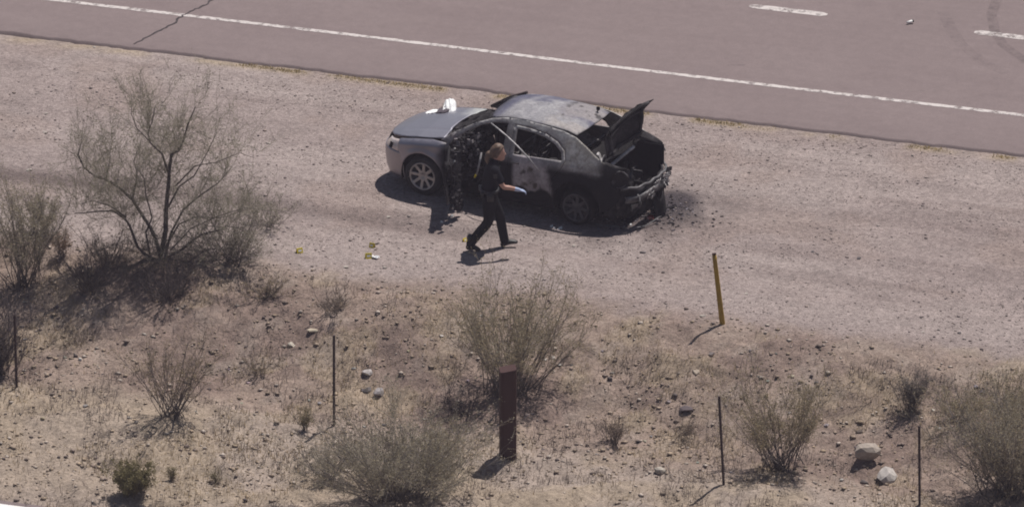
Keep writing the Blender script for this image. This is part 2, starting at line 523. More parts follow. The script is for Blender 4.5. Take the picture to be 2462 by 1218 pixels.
def jag(pxs, amp, per=6):
    P = [road_pt(*p) for p in pxs]; out = []
    for a, b in zip(P[:-1], P[1:]):
        for j in range(per):
            t = j / per
            out.append((a[0] + (b[0] - a[0]) * t + amp * (rng.random() - .5), a[1] + (b[1] - a[1]) * t + amp * (rng.random() - .5)))
    out.append(P[-1]); return out
cp = jag([(540, -30), (510, 0), (490, 15), (452, 30), (430, 45), (415, 60), (370, 80), (322, 107)], .05)
strip("crack", cp, [.022 + .02 * rng.random() for _ in cp], M['crack'], ROAD_Z + .007)
sk = jag([(2420, -40), (2395, 0), (2384, 40), (2392, 80), (2415, 112), (2470, 150), (2540, 185)], .02)
strip("skid_mark", sk, .17, M['rubber_mark'], ROAD_Z + .010)
sk = jag([(2268, 30), (2285, 70), (2312, 108), (2362, 150), (2420, 178)], .02)
strip("skid_mark", sk, .20, worn_paint("faint_rubber_mark", (0.10, 0.08, 0.085), 0.45, 1.4, 7.0), ROAD_Z + .010)
for (a, b, w) in (((1748, 158), (1792, 157), .06), ((2210, 220), (2222, 219), .05), ((1830, 118), (1850, 116), .03)):
    p = jag([a, b], .02, 8); strip("tar_patch", p, [w * (.5 + rng.random() * .7) for _ in p], M['rubber_mark'], ROAD_Z + .008)

# the access road that clips the bottom corner, with its white edge line
ap = [spot(-420, 1190, False), spot(-260, 1198, False), spot(-100, 1212, False), spot(0, 1226, False), spot(90, 1238, False), spot(180, 1270, False), spot(260, 1330, False), spot(340, 1440, False)]
avs = []
for i, p in enumerate(ap):
    t = (ap[min(i + 1, len(ap) - 1)] - ap[max(i - 1, 0)]); t.z = 0; t.normalize()
    nn = Vector((t.y, -t.x, 0))
    if nn.y > 0: nn = -nn
    avs.append((p, nn))
mb = MB(); mb.grid(lambda i, w: tuple(avs[i][0] + avs[i][1] * w + Vector((0, 0, .10 if w > -.2 else -.05))), range(len(ap)), (-.25, -.12, 2.0, 5.0))
side_road = tag(put("access_road", mb.mesh("access_road"), M['road']), kind="structure")
mb = MB(); mb.grid(lambda i, w: tuple(avs[i][0] + avs[i][1] * w + Vector((0, 0, .106))), range(len(ap)), (.0, .12))
put("edge_line", mb.mesh("edge_line"), M['whiteplastic'], side_road)

# ------------------------------------------------------------------ the burnt sedan (local: x forward, y to its left, z up)
CAR_LOC = (0.19, 2.50, 0.0)
CAR_ROT = math.radians(180 - 27.67)
car = thing("burned_sedan", "burned grey sedan with raised trunk lid standing on the gravel shoulder", "car", CAR_LOC, CAR_ROT)
CAR_S = 0.978
car.scale = (CAR_S, CAR_S, CAR_S)
FAX, RAX, AXZ = 1.3425, -1.3425, 0.315

def inside(poly, pts):
    poly = np.asarray(poly); x, y = pts[:, 0], pts[:, 1]
    r = np.zeros(len(pts), bool); j = len(poly) - 1
    for i in range(len(poly)):
        xi, yi = poly[i]; xj, yj = poly[j]
        c = ((yi > y) != (yj > y)) & (x < (xj - xi) * (y - yi) / (yj - yi + 1e-12) + xi)
        r ^= c; j = i
    return r

def resample(poly, step):
    out = []
    for i, a in enumerate(poly):
        b = poly[(i + 1) % len(poly)]
        n = max(1, int(round(math.hypot(b[0] - a[0], b[1] - a[1]) / step)))
        for k in range(n):
            out.append((a[0] + (b[0] - a[0]) * k / n, a[1] + (b[1] - a[1]) * k / n))
    return out

def cut_sheet(name, outline, holes, mapf, step=0.025, colf=None):
    """fills a flat outline with holes by a fine triangle mesh and bends it by mapf(u, w) -> (x, y, z)"""
    loops = [resample(outline, step)] + [resample(h, step) for h in holes]
    pts, edges = [], []
    for lp in loops:
        n0 = len(pts); pts += lp
        edges += [(n0 + i, n0 + (i + 1) % len(lp)) for i in range(len(lp))]
    B = np.array(pts)
    g0 = np.arange(B[:, 0].min() + step / 2, B[:, 0].max(), step); g1 = np.arange(B[:, 1].min() + step / 2, B[:, 1].max(), step)
    G = np.stack(np.meshgrid(g0, g1), -1).reshape(-1, 2)
    ok = inside(loops[0], G)
    for h in loops[1:]: ok &= ~inside(h, G)
    G = G[ok]
    if len(G):
        keep = np.ones(len(G), bool)
        for q in range(0, len(G), 400):
            d = np.min(np.hypot(G[q:q + 400, None, 0] - B[None, :, 0], G[q:q + 400, None, 1] - B[None, :, 1]), 1)
            keep[q:q + 400] = d > step * .55
        G = G[keep]
    allp = [Vector((float(a), float(b))) for a, b in pts] + [Vector((float(a), float(b))) for a, b in G]
    v2, _, tris, *_r = delaunay_2d_cdt(allp, edges, [], 0, 1e-6)
    P2 = np.array([(v.x, v.y) for v in v2]); T = np.array([t for t in tris if len(t) == 3])
    cen = P2[T].mean(1)
    ok = inside(loops[0], cen)
    for h in loops[1:]: ok &= ~inside(h, cen)
    T = T[ok]
    X, Y, Z = mapf(P2[:, 0], P2[:, 1])
    V = np.stack([X + 0 * P2[:, 0], Y + 0 * P2[:, 0], Z + 0 * P2[:, 0]], -1)
    me = mesh_np(name, V, T, colf(V) if colf else None, smooth=True)
    return me

def orient(me, direction):
    """makes the sheet's normals agree with a direction"""
    nn = np.zeros(3); d = Vector(direction)
    s = sum(p.normal.dot(d) * p.area for p in me.polygons)
    if s < 0: me.flip_normals()
    return me

def solid(o, t):
    m = o.modifiers.new("thickness", 'SOLIDIFY'); m.thickness = t; m.offset = -1.0
    return o

WZ = np.array([0.10, 0.20, 0.28, 0.40, 0.56, 0.68, 0.74, 0.86, 0.93, 0.98, 1.10, 1.25, 1.38, 1.45, 1.52])
WW = np.array([0.79, 0.835, 0.848, 0.862, 0.884, 0.888, 0.880, 0.872, 0.852, 0.828, 0.765, 0.680, 0.602, 0.555, 0.49])
def side_y(x, z):
    x = np.asarray(x, float); z = np.asarray(z, float)
    w = np.interp(z, WZ, WW)
    f = np.clip((x - 1.05) / 1.22, 0, .999); r = np.clip((-1.15 - x) / 1.14, 0, .999)
    k = (1 - f ** 3.1) ** (1 / 3.1) * (1 - r ** 3.0) ** (1 / 3.0)
    fl = 0
    for ax in (FAX, RAX):
        d = np.hypot(x - ax, z - .33)
        fl = fl + .018 * np.exp(-((d - .39) / .05) ** 2)
    return w * k + fl

def hood_z(x, y):
    c = np.interp(x, [.9, 1.1, 1.5, 1.9, 2.1, 2.2, 2.28], [1.015, .995, .945, .865, .80, .755, .69])
    a = np.abs(y)
    return c - .055 * (a / .75) ** 2.2 - .012 * np.exp(-((a - .42) / .05) ** 2) * np.clip((2.1 - x), 0, 1)

def soot_tint(V):
    x, y, z = V[:, 0], V[:, 1], V[:, 2]
    n1 = fbm(x * 3.1 + y * 1.7, z * 3.3 + y, 201, 5); n2 = fbm(x * 9 + y * 3, z * 9 - y * 2, 203, 4); n3 = fbm(x * 1.3 + 5, z * 2.0 + y * 1.1, 205, 3)
    def m(a, b, t): return a + (b - a) * np.clip(np.asarray(t), 0, 1)[:, None]
    A = lambda c: np.broadcast_to(np.array(c, float), (len(x), 3))
    paint = A((.315, .295, .335))
    soot = A((.013, .012, .0145)); ash = A((.43, .395, .415)); grey = A((.28, .265, .27)); warm = A((.34, .315, .29))
    col = paint.copy(); burn = np.zeros(len(x))
    b = sstep(1.10, .92, x + (n1 - .5) * .25)
    side = m(grey, soot, sstep(.46, .66, n1) * .4)
    # rear door: grey ash skin over soot, ragged at the bottom
    inrd = sstep(-.22, -.30, x) * sstep(-1.0, -.92, x + (z - .6) * .1)
    ashy = inrd * sstep(.42, .50, z + (n2 - .5) * .34 + (n1 - .5) * .45) * sstep(1.02, .96, z) * sstep(-1.02, -.84, x + (n1 - .5) * .7 - (z - .6) * .3)
    side = m(side, soot, sstep(.92, .80, z + (n1 - .5) * .10))
    spots = np.clip(sstep(.56, .64, n1) + sstep(.55, .62, n3) * .6, 0, 1)
    side = m(side, m(ash, A((.10, .085, .075)), spots), ashy * .92)
    # C pillar, heat-browned grey
    cp = sstep(-1.0, -1.12, x) * sstep(.86, .90, z + (n2 - .5) * .05)
    side = m(side, m(warm, A((.44, .42, .41)), sstep(.4, .7, n2)), cp)
    side = m(side, soot, sstep(-1.60, -1.78, x + (n1 - .5) * .2) * .95)
    rail = sstep(1.26, 1.34, z)
    side = m(side, m(A((.42, .41, .41)), grey, sstep(.4, .65, n2)), rail * sstep(-1.35, -1.1, x) * .9)
    col = m(col, side, b); burn = np.maximum(burn, b)
    return np.concatenate([col, np.clip(burn, 0, 1)[:, None]], 1)

def roof_tint(V):
    x, y, z = V[:, 0], V[:, 1], V[:, 2]
    n1 = fbm(x * 2.2, y * 2.6, 211, 4); n2 = fbm(x * 8, y * 8, 213, 4); n3 = fbm(x * 1.2 + 3, y * 4.5, 215, 4)
    def m(a, b, t): return a + (b - a) * np.clip(np.asarray(t), 0, 1)[:, None]
    A = lambda c: np.broadcast_to(np.array(c, float), (len(x), 3))
    col = m(A((.105, .105, .150)), A((.135, .132, .175)), sstep(.4, .65, n2))
    white = sstep(.18, -.02, x) * (sstep(.42, .64, n1 + .06 * sstep(-.35, .35, y)) * sstep(-.42, -.22, y + (n1 - .5) * .3))
    col = m(col, m(A((.27, .262, .275)), A((.36, .35, .358)), sstep(.40, .75, n2)), white * .85)
    tan = sstep(-.45, -.8, x) * sstep(.45, .6, n3)
    col = m(col, A((.36, .325, .305)), tan * .6)
    stripe = np.exp(-((x + .02 - .25 * y) / .07) ** 2) + np.exp(-((x + .52 - .1 * y) / .05) ** 2)
    col = m(col, A((.34, .33, .34)), stripe * .5 * sstep(.3, .6, n2 + .2))
    hole = sstep(.70, .76, fbm(x * 6 + 2, y * 6, 219, 3)) * sstep(-.55, -.75, x)
    col = m(col, A((.04, .036, .036)), hole * .85)
    col = m(col, A((.10, .095, .10)), sstep(.20, .33, x) * .5 + sstep(.48, .56, np.abs(y)) * .45)
    return np.concatenate([col, .9 * np.ones((len(x), 1)) * sstep(.45, .1, x)[:, None] * .6 + .3], 1)

def char_tint(base=.018, hi=.06):
    def f(V):
        n = fbm(V[:, 0] * 5 + V[:, 1] * 3, V[:, 2] * 6 + V[:, 1], 221, 4); k = base + (hi - base) * sstep(.45, .8, n)
        return np.stack([k * 1.03, k * .95, k * 1.02, np.ones(len(k))], -1)
    return f

def paint_material():
    m, nt, N, L, P = new_mat("scorched_car_paint")
    at = N.new("ShaderNodeAttribute"); at.attribute_name = "tint"
    tc = N.new("ShaderNodeTexCoord")
    no = N.new("ShaderNodeTexNoise"); no.inputs["Scale"].default_value = 22; no.inputs["Detail"].default_value = 6; no.inputs["Roughness"].default_value = .7
    L.new(tc.outputs["Object"], no.inputs["Vector"])
    def rng_(src, a, b, lo, hi):
        r = N.new("ShaderNodeMapRange")
        for k, v in zip(("From Min", "From Max", "To Min", "To Max"), (a, b, lo, hi)): r.inputs[k].default_value = v
        L.new(src, r.inputs["Value"]); return r.outputs[0]
    amt = N.new("ShaderNodeMix"); amt.data_type = 'FLOAT'
    L.new(at.outputs["Alpha"], amt.inputs["Factor"]); amt.inputs["A"].default_value = 1.0
    L.new(rng_(no.outputs["Fac"], .3, .7, .62, 1.32), amt.inputs["B"])
    mx = N.new("ShaderNodeMix"); mx.data_type = 'RGBA'; mx.blend_type = 'MULTIPLY'; mx.inputs["Factor"].default_value = 1
    L.new(at.outputs["Color"], mx.inputs["A"]); L.new(amt.outputs["Result"], mx.inputs["B"])
    L.new(mx.outputs["Result"], P.inputs["Base Color"])
    L.new(rng_(at.outputs["Alpha"], 0, 1, .75, .1), P.inputs["Metallic"])
    L.new(rng_(at.outputs["Alpha"], 0, 1, .36, .78), P.inputs["Roughness"])
    L.new(rng_(at.outputs["Alpha"], 0, .5, .35, 0), P.inputs["Coat Weight"])
    P.inputs["Coat Roughness"].default_value = .12
    L.new(rng_(at.outputs["Alpha"], 0, 1, .5, .12), P.inputs["Specular IOR Level"])
    b = N.new("ShaderNodeBump"); b.inputs["Distance"].default_value = .006
    L.new(rng_(at.outputs["Alpha"], 0, 1, 0, .6), b.inputs["Strength"]); L.new(no.outputs["Fac"], b.inputs["Height"])
    L.new(b.outputs[0], P.inputs["Normal"])
    return m
M['paint'] = paint_material()
M['char'] = tinted("charred_metal", 0.9, 0.5, 30, .006, 0, .12)
M['tyre'] = plain("tyre_rubber", (.018, .017, .019), .8, vary=.3)
M['alloy'] = plain("dusty_alloy", (.42, .39, .38), .42, .65, vary=.12, scale=15)
M['burntalloy'] = plain("burnt_alloy", (.085, .08, .085), .75, .4, vary=.5, scale=18)
M['dark'] = plain("black_liner", (.012, .011, .013), .95, vary=.3, spec=.1)
M['ashmetal'] = plain("bare_ashen_metal", (.36, .345, .35), .6, .3, vary=.45, scale=14, bump=.004)
M['greymetal'] = plain("scorched_bare_metal", (.12, .115, .12), .65, .4, vary=.5, scale=12, bump=.005)
M['lens'] = plain("headlight_lens", (.62, .52, .48), .12, 0, vary=.1, coat=1.0)
M['redlens'] = plain("red_lens", (.22, .012, .015), .2, 0, vary=.2, coat=1.0)
M['brownchar'] = plain("browned_char", (.05, .034, .032), .85, 0, vary=.5, scale=10, bump=.005)

def arc(cx, cz, r, a0, a1, n=22):
    return [(cx + r * math.cos(math.radians(a0 + (a1 - a0) * i / n)), cz + r * math.sin(math.radians(a0 + (a1 - a0) * i / n))) for i in range(n + 1)]

def side_panel(name, outline, holes, sgn, tintf=soot_tint, off=0.0, thick=.018, roll=None, step=.025, parent=car, mat=None):
    def mp(u, w):
        y = side_y(u, w) + off
        if roll is not None:
            top = np.interp(u, roll[0], roll[1])
            y = y - .085 * np.clip((w - (top - .09)) / .09, 0, 1) ** 2.2
        return u, sgn * y, w
    me = orient(cut_sheet(name, outline, holes, mp, step, tintf), (0, sgn, 0))
    return solid(put(name, me, mat or M['paint'], parent), thick)

# top edge of the fenders follows the hood edge
FTX = [0.93, 1.2, 1.5, 1.75, 1.95, 2.05]
FTZ = [float(hood_z(x, .72)) - .004 for x in FTX]
fender = [(.935, .23)] + [(.935, z) for z in (.5, .8, .93)] + [(x, z) for x, z in zip(FTX[1:4], FTZ[1:4])] + [(1.80, FTZ[3] - .015), (1.80, .67), (1.755, .615), (1.735, .50)] + arc(FAX, .33, .375, 22, 196)
rear_q = [(-1.715, .26), (-1.86, .30), (-1.98, .42), (-2.045, .56), (-2.03, .66), (-1.93, .70), (-1.90, .80), (-1.93, .90), (-2.03, .955), (-2.10, .985)]
rail_up = [(-1.92, 1.02), (-1.75, 1.065), (-1.60, 1.145), (-1.42, 1.250), (-1.22, 1.345), (-1.0, 1.395), (-.65, 1.425), (-.3, 1.445), (0.0, 1.435), (.25, 1.39), (.5, 1.295), (.75, 1.16), (.95, 1.035), (1.03, .975)]
uniside = [(.925, .955), (.925, .17), (-.93, .17)] + [(-.985, .20)] + arc(RAX, .33, .385, -18, 192, 26)[0:] + rear_q + rail_up
fdoor_hole = [(.885, .27), (.885, .93), (.80, 1.03), (.60, 1.175), (.38, 1.285), (.18, 1.345), (-.04, 1.365), (-.055, .27)]
rdoor_hole = [(-.175, .27), (-.15, 1.37), (-.45, 1.36), (-.72, 1.325), (-.94, 1.25), (-1.09, 1.145), (-1.14, 1.0), (-1.06, .83), (-.95, .70), (-.90, .55), (-.88, .27)]
def shrink(poly, d):
    P = np.array(poly); out = []
    area = 0.5 * np.sum(P[:, 0] * np.roll(P[:, 1], -1) - np.roll(P[:, 0], -1) * P[:, 1])
    for i in range(len(P)):
        a, b, c = P[i - 1], P[i], P[(i + 1) % len(P)]
        n1 = np.array([-(b - a)[1], (b - a)[0]]); n2 = np.array([-(c - b)[1], (c - b)[0]])
        n1 = n1 / np.linalg.norm(n1); n2 = n2 / np.linalg.norm(n2)
        nn = (n1 + n2); nn = nn / max(np.linalg.norm(nn), 1e-6)
        out.append(tuple(b + nn * d * (1 if area > 0 else -1)))
    return out
rdoor = shrink(rdoor_hole, .009)
rwin = [(-.245, .965), (-.215, 1.315), (-.45, 1.305), (-.70, 1.27), (-.90, 1.20), (-1.03, 1.115), (-1.075, 1.0)]
fdoor = shrink(fdoor_hole, .009)
fwin = [(.74, .955), (.57, 1.10), (.37, 1.225), (.17, 1.295), (-.10 + .09, 1.31), (-.012, .955)]

for sgn in (1, -1):
    side_panel("front_fender", fender, [], sgn, roll=(FTX, FTZ))
    side_panel("body_side", uniside, [fdoor_hole, rdoor_hole], sgn)
    rd = side_panel("rear_door", rdoor, [rwin], sgn, off=.004)
    mb = MB(); mb.box((-.30, sgn * (float(side_y(-.3, .84)) + .012), .845), (.13, .022, .026))
    h = put("handle", mb.mesh("handle"), M['greymetal'], rd)
    if sgn < 0:
        side_panel("front_door", fdoor, [fwin], sgn, off=.004)

# the driver's door stands open, its window frame burnt away
HX, HY = .885, .865
DOOR_OPEN = math.radians(64)
def swing(X, Y, Z):
    dx = X - HX; dy = Y - HY
    c, s = math.cos(-DOOR_OPEN), math.sin(-DOOR_OPEN)
    return HX + dx * c - dy * s, HY + dx * s + dy * c, Z
dopen = [(.877, .28), (.877, .90), (.80, .945), (.4, .95), (0.05, .955), (-.05, .93), (-.05, .45), (-.03, .28)]
me = cut_sheet("front_door", dopen, [], lambda u, w: swing(u, side_y(u, w) + .004, w), .025, char_tint(.02, .10))
c_, s_ = math.cos(-DOOR_OPEN), math.sin(-DOOR_OPEN)
orient(me, (-s_, c_, 0))
drv = solid(put("front_door", me, M['char'], car), .03)
drv["label"] = "charred driver's door standing open"
mb = MB(); R = random.Random(3)
for k in range(120):
    u = R.uniform(-.02, .84); w = R.uniform(.16, .97); d = R.uniform(.02, .20)
    q = swing(u, float(side_y(u, w)) - d, w)
    mb.box(q, (R.uniform(.02, .12), R.uniform(.02, .08), R.uniform(.02, .14)), Matrix.Rotation(R.uniform(-.7, .7), 3, 'X') @ Matrix.Rotation(R.uniform(0, 6), 3, 'Z'))
put("inner_lining", mb.mesh("inner_lining", tint=(.03, .027, .03)), M['char'], drv)
for (u0, w0, u1, w1, d, r) in ((.80, .93, .74, .42, .10, .016), (.62, .62, .50, .60, .14, .02), (.50, .44, .36, .43, .14, .018), (.86, .60, .84, .45, .03, .012), (.3, .9, .22, .7, .12, .016)):
    a = swing(u0, float(side_y(u0, w0)) - d, w0); b = swing(u1, float(side_y(u1, w1)) - d, w1)
    m_ = ((a[0] + b[0]) / 2 + .02, (a[1] + b[1]) / 2 + .015, (a[2] + b[2]) / 2)
    mb = MB(); mb.tube([a, m_, b], r, 6); put("loose_trim", mb.mesh("loose_trim", True), M['ashmetal'], drv)

# hood, roof, nose
hood = [(1.02, -.70), (1.09, -.3), (1.11, 0), (1.09, .3), (1.02, .70), (1.3, .725), (1.6, .71), (1.85, .655), (2.0, .57), (2.10, .44), (2.165, .25), (2.185, 0), (2.165, -.25), (2.10, -.44), (2.0, -.57), (1.85, -.655), (1.6, -.71), (1.3, -.725)]
def hood_tint(V):
    x, y = V[:, 0], V[:, 1]
    n = fbm(x * 3, y * 3, 231, 4)
    c = np.stack([.268 + 0 * x, .262 + 0 * x, .302 + 0 * x], -1)
    t = (sstep(1.35, 1.05, x + (n - .5) * .3) * sstep(-.1, -.5, y))[:, None]
    c = c + (np.array([.42, .43, .42]) - c) * t * .9
    return np.concatenate([c, .15 + .55 * t + .1 * n[:, None]], 1)
me = orient(cut_sheet("hood", hood, [], lambda u, w: (u, w, hood_z(u, w) + .006), .03, hood_tint), (0, 0, 1))
solid(put("hood", me, M['paint'], car), .02)
RX = [-1.32, -1.05, -.65, -.3, 0.0, .25, .36]
RZ = [1.310, 1.392, 1.428, 1.445, 1.435, 1.39, 1.35]
def roof_z(x, y):
    e = np.interp(x, RX, RZ)
    d = .006 * np.sin(x * 9 + y * 4) * np.exp(-(y / .4) ** 2) - .014 * np.exp(-((x + .45) / .3) ** 2 - ((y - .1) / .35) ** 2)
    return e + .072 * (1 - np.clip(np.abs(y) / .572, 0, 1) ** 2.3) + d
roof = [(.30, -.548), (.345, -.3), (.36, 0), (.345, .3), (.30, .548), (0, .56), (-.4, .56), (-.8, .557), (-1.20, .556), (-1.26, .3), (-1.28, 0), (-1.26, -.3), (-1.20, -.556), (-.8, -.557), (-.4, -.56), (0, -.56)]
me = orient(cut_sheet("roof", roof, [], lambda u, w: (u, w, roof_z(u, w)), .03, roof_tint), (0, 0, 1))
solid(put("roof", me, M['paint'], car), .018)

def nose(t, z, k=1.0):
    """plan curve of the nose, t in degrees from the right flank (-90) to the left (90)"""
    a = math.radians(t); c = abs(math.cos(a)) ** (2 / 3.1); s = abs(math.sin(a)) ** (2 / 3.1) * (1 if a > 0 else -1)
    w = float(np.interp(z, WZ, WW)); bul = float(np.interp(z, [.18, .30, .48, .62, .72], [.95, .985, 1.0, .985, .94]))
    return (1.05 + (1.22 * c) * (0.05 + .95 * bul) * k, w * s * k, z)
def nose_tint(V):
    return np.tile(np.array([.330, .302, .322, .12]), (len(V), 1))
ts = np.linspace(-67.5, 67.5, 80)
mb = MB(); mb.grid(lambda t, z: nose(t, z), ts, (.19, .23, .30, .38, .46, .54, .60, .635))
me = mb.mesh("front_bumper", True); set_tint(me, nose_tint(mesh_co(me)))
solid(put("front_bumper", me, M['paint'], car), .015)
for sgn in (1, -1):
    mb = MB(); mb.grid(lambda t, f: nose(sgn * t, lerp(float(np.interp(abs(t), [26, 45, 64], [.60, .615, .645])), float(hood_z(nose(abs(t), .7)[0], nose(abs(t), .7)[1] - .03)) - .012, f), .998 - .05 * f ** 3), np.linspace(27, 64, 20), np.linspace(0, 1, 6))
    hl = solid(put("headlight", mb.mesh("headlight", True), M['lens'], car), .02)
    mb = MB(); mb.grid(lambda t, f: nose(sgn * t, lerp(.64, .735, f), 1.002), np.linspace(43, 50, 5), (0, .5, 1))
    put("lamp_bezel", mb.mesh("lamp_bezel"), M['dark'], hl)
mb = MB(); mb.grid(lambda t, z: nose(t, z, .985), np.linspace(-24, 24, 20), (.62, .66, .70, .735))
solid(put("grille", mb.mesh("grille", True), M['dark'], car), .02)

# cowl, windscreen remains, dashboard, firewall, floor
mb = MB(); mb.grid(lambda f, y: (lerp(1.10, .93, f) - .10 * (y / .7) ** 2, y, .965 + .02 * math.sin(y * 13 + f * 5) - .03 * f), np.linspace(0, 1, 6), np.linspace(-.72, .72, 30))
me = mb.mesh("cowl", True); set_tint(me, char_tint(.022, .06)(mesh_co(me))); solid(put("cowl", me, M['char'], car), .02)
def screen(f, y):
    x = lerp(1.0, .34, f) - .08 * (y / .65) ** 2
    z = lerp(.975, 1.435, f) - .05 * abs(y) ** 2 / .4
    sag = .10 * math.sin(math.pi * f) * (1 - (y / .7) ** 2)
    return (x, y * (1 - .14 * f), z - sag + .028 * math.sin(y * 21 + f * 9) * math.sin(math.pi * f) + .02 * math.sin(y * 9 - f * 17))
mb = MB(); mb.grid(screen, np.linspace(.0, .98, 26), np.linspace(-.66, .62, 50))
me = mb.mesh("windshield", True)
set_tint(me, char_tint(.018, .050)(mesh_co(me)))
bm = bmesh.new(); bm.from_mesh(me)
bmesh.ops.delete(bm, geom=[f for f in bm.faces if f.calc_center_median().y > -.2 and fbm(f.calc_center_median().x * 4, f.calc_center_median().y * 4, 77, 3) > .62], context='FACES')
bm.to_mesh(me); bm.free()
put("windshield", me, M['char'], car)
# bar along the far pillar, heat browned
mb = MB(); mb.tube([(1.0, -.80, .985), (.62, -.715, 1.23), (.28, -.62, 1.40)], .026, 6)
put("pillar_trim", mb.mesh("pillar_trim", True), M['brownchar'], car)
mb = MB()
mb.box((1.02, 0, .60), (.04, 1.46, .72))
put("firewall", mb.mesh("firewall"), M['dark'], car)
mb = MB(); mb.box((-1.12, 0, .62), (.05, 1.34, .62)); put("bulkhead", mb.mesh("bulkhead"), M['dark'], car)
mb = MB(); mb.box((-.05, 0, .20), (2.1, 1.56, .05)); mb.box((.0, 0, .30), (1.7, .26, .16))
put("floor_pan", mb.mesh("floor_pan"), M['dark'], car)
mb = MB(); mb.box((1.45, 0, .42), (1.0, 1.02, .45)); put("engine_bay", mb.mesh("engine_bay"), M['dark'], car)
mb = MB(); R = random.Random(8)
mb.grid(lambda f, y: (lerp(.98, .60, f), y, .90 + .06 * math.sin(math.pi * f) + .03 * math.sin(y * 17 + f * 8) - .22 * max(0, f - .7)), np.linspace(0, 1, 10), np.linspace(-.68, .68, 36))
me = mb.mesh("dashboard", True); set_tint(me, char_tint(.02, .10)(mesh_co(me))); solid(put("dashboard", me, M['char'], car), .06)
mb = MB()
ring = [(.50 + .06 * math.sin(a), .37 + .18 * math.cos(a), .86 + .17 * math.sin(a)) for a in np.linspace(0, 2 * math.pi, 25)]
mb.tube(ring, .014, 6, cap=False); mb.tube([(.5, .37, .86), (.75, .37, .80)], .03, 6)
mb.tube([(.50, .19, .86), (.5, .55, .86)], .012, 6)
put("steering_wheel", mb.mesh("steering_wheel", True), M['greymetal'], car)
def seat(cx, cy, w, lean, tall, parts=True):
    mb = MB()
    mb.tube([(cx + .25, cy - w / 2, .42), (cx - .22, cy - w / 2, .38), (cx - .22 - lean, cy - w / 2, .38 + tall), (cx - .22 - lean, cy + w / 2, .38 + tall), (cx - .22, cy + w / 2, .38), (cx + .25, cy + w / 2, .42), (cx + .25, cy - w / 2, .42)], .018, 6)
    for k in range(5):
        z = .45 + k * tall / 6
        mb.tube([(cx - .22 - lean * (z - .38) / tall, cy - w / 2, z), (cx - .25 - lean * (z - .38) / tall, cy, z + .01), (cx - .22 - lean * (z - .38) / tall, cy + w / 2, z)], .008, 5)
    mb.box((cx, cy, .33), (.46, w * .9, .10))
    return put("seat_frame", mb.mesh("seat_frame"), M['greymetal'], car)
seat(.12, .37, .46, .17, .66); seat(.12, -.37, .46, .17, .66); seat(-.72, 0, 1.2, .14, .55)
# heaps of burnt wiring, plastic and ash in the open doorway
def shards(n, box, sz, seed, mat, name, tint, parent=car):
    R = random.Random(seed); mb = MB()
    for k in range(n):
        c = [R.uniform(a, b) for a, b in box]
        s = [R.uniform(*sz) for _ in range(3)]; s[R.randrange(3)] *= .25
        mb.box(c, s, Matrix.Rotation(R.uniform(0, 6.3), 3, 'Z') @ Matrix.Rotation(R.uniform(0, 6.3), 3, 'X'))
    me = mb.mesh(name); 
    cols = np.repeat(np.array([[t * f_ for t in tint] for f_ in [R.uniform(.35, 1.7) for _ in range(n)]]), 8, 0)
    set_tint(me, cols)
    return tag(put(name, me, mat, parent), kind="stuff")
shards(260, ((.35, .95), (.30, .80), (.28, 1.06)), (.02, .10), 21, M['char'], "charred_debris", (.035, .032, .034))
shards(70, ((.38, .92), (.55, .82), (.55, 1.12)), (.02, .10), 22, M['char'], "ash_flakes", (.16, .145, .15))
shards(160, ((-.9, .3), (-.6, .6), (.28, .50)), (.03, .14), 23, M['char'], "charred_debris", (.03, .028, .03))
# pale weatherstrip peeled from the rail, arched over the rear door
mb = MB(); mb.tube([(.22, .69, 1.34), (.06, .78, 1.315), (-.14, .86, 1.25), (-.36, .93, 1.15), (-.57, .955, 1.00), (-.76, .95, .80)], [.012, .013, .015, .015, .013, .008], 6)
put("peeled_trim", mb.mesh("peeled_trim", True), M['ashmetal'], car)
mb = MB(); mb.tube([(.30, .86, .90), (.31, .91, .75), (.33, .93, .62), (.36, .935, .53)], [.014, .017, .017, .013], 6)
hs = put("hanging_strip", mb.mesh("hanging_strip", True), M['ashmetal'], car)
mb = MB(); mb.tube([(.355, .935, .545), (.385, .94, .50)], [.018, .015], 6)
put("strip_tip", mb.mesh("strip_tip", True), M['markyellow'], hs)

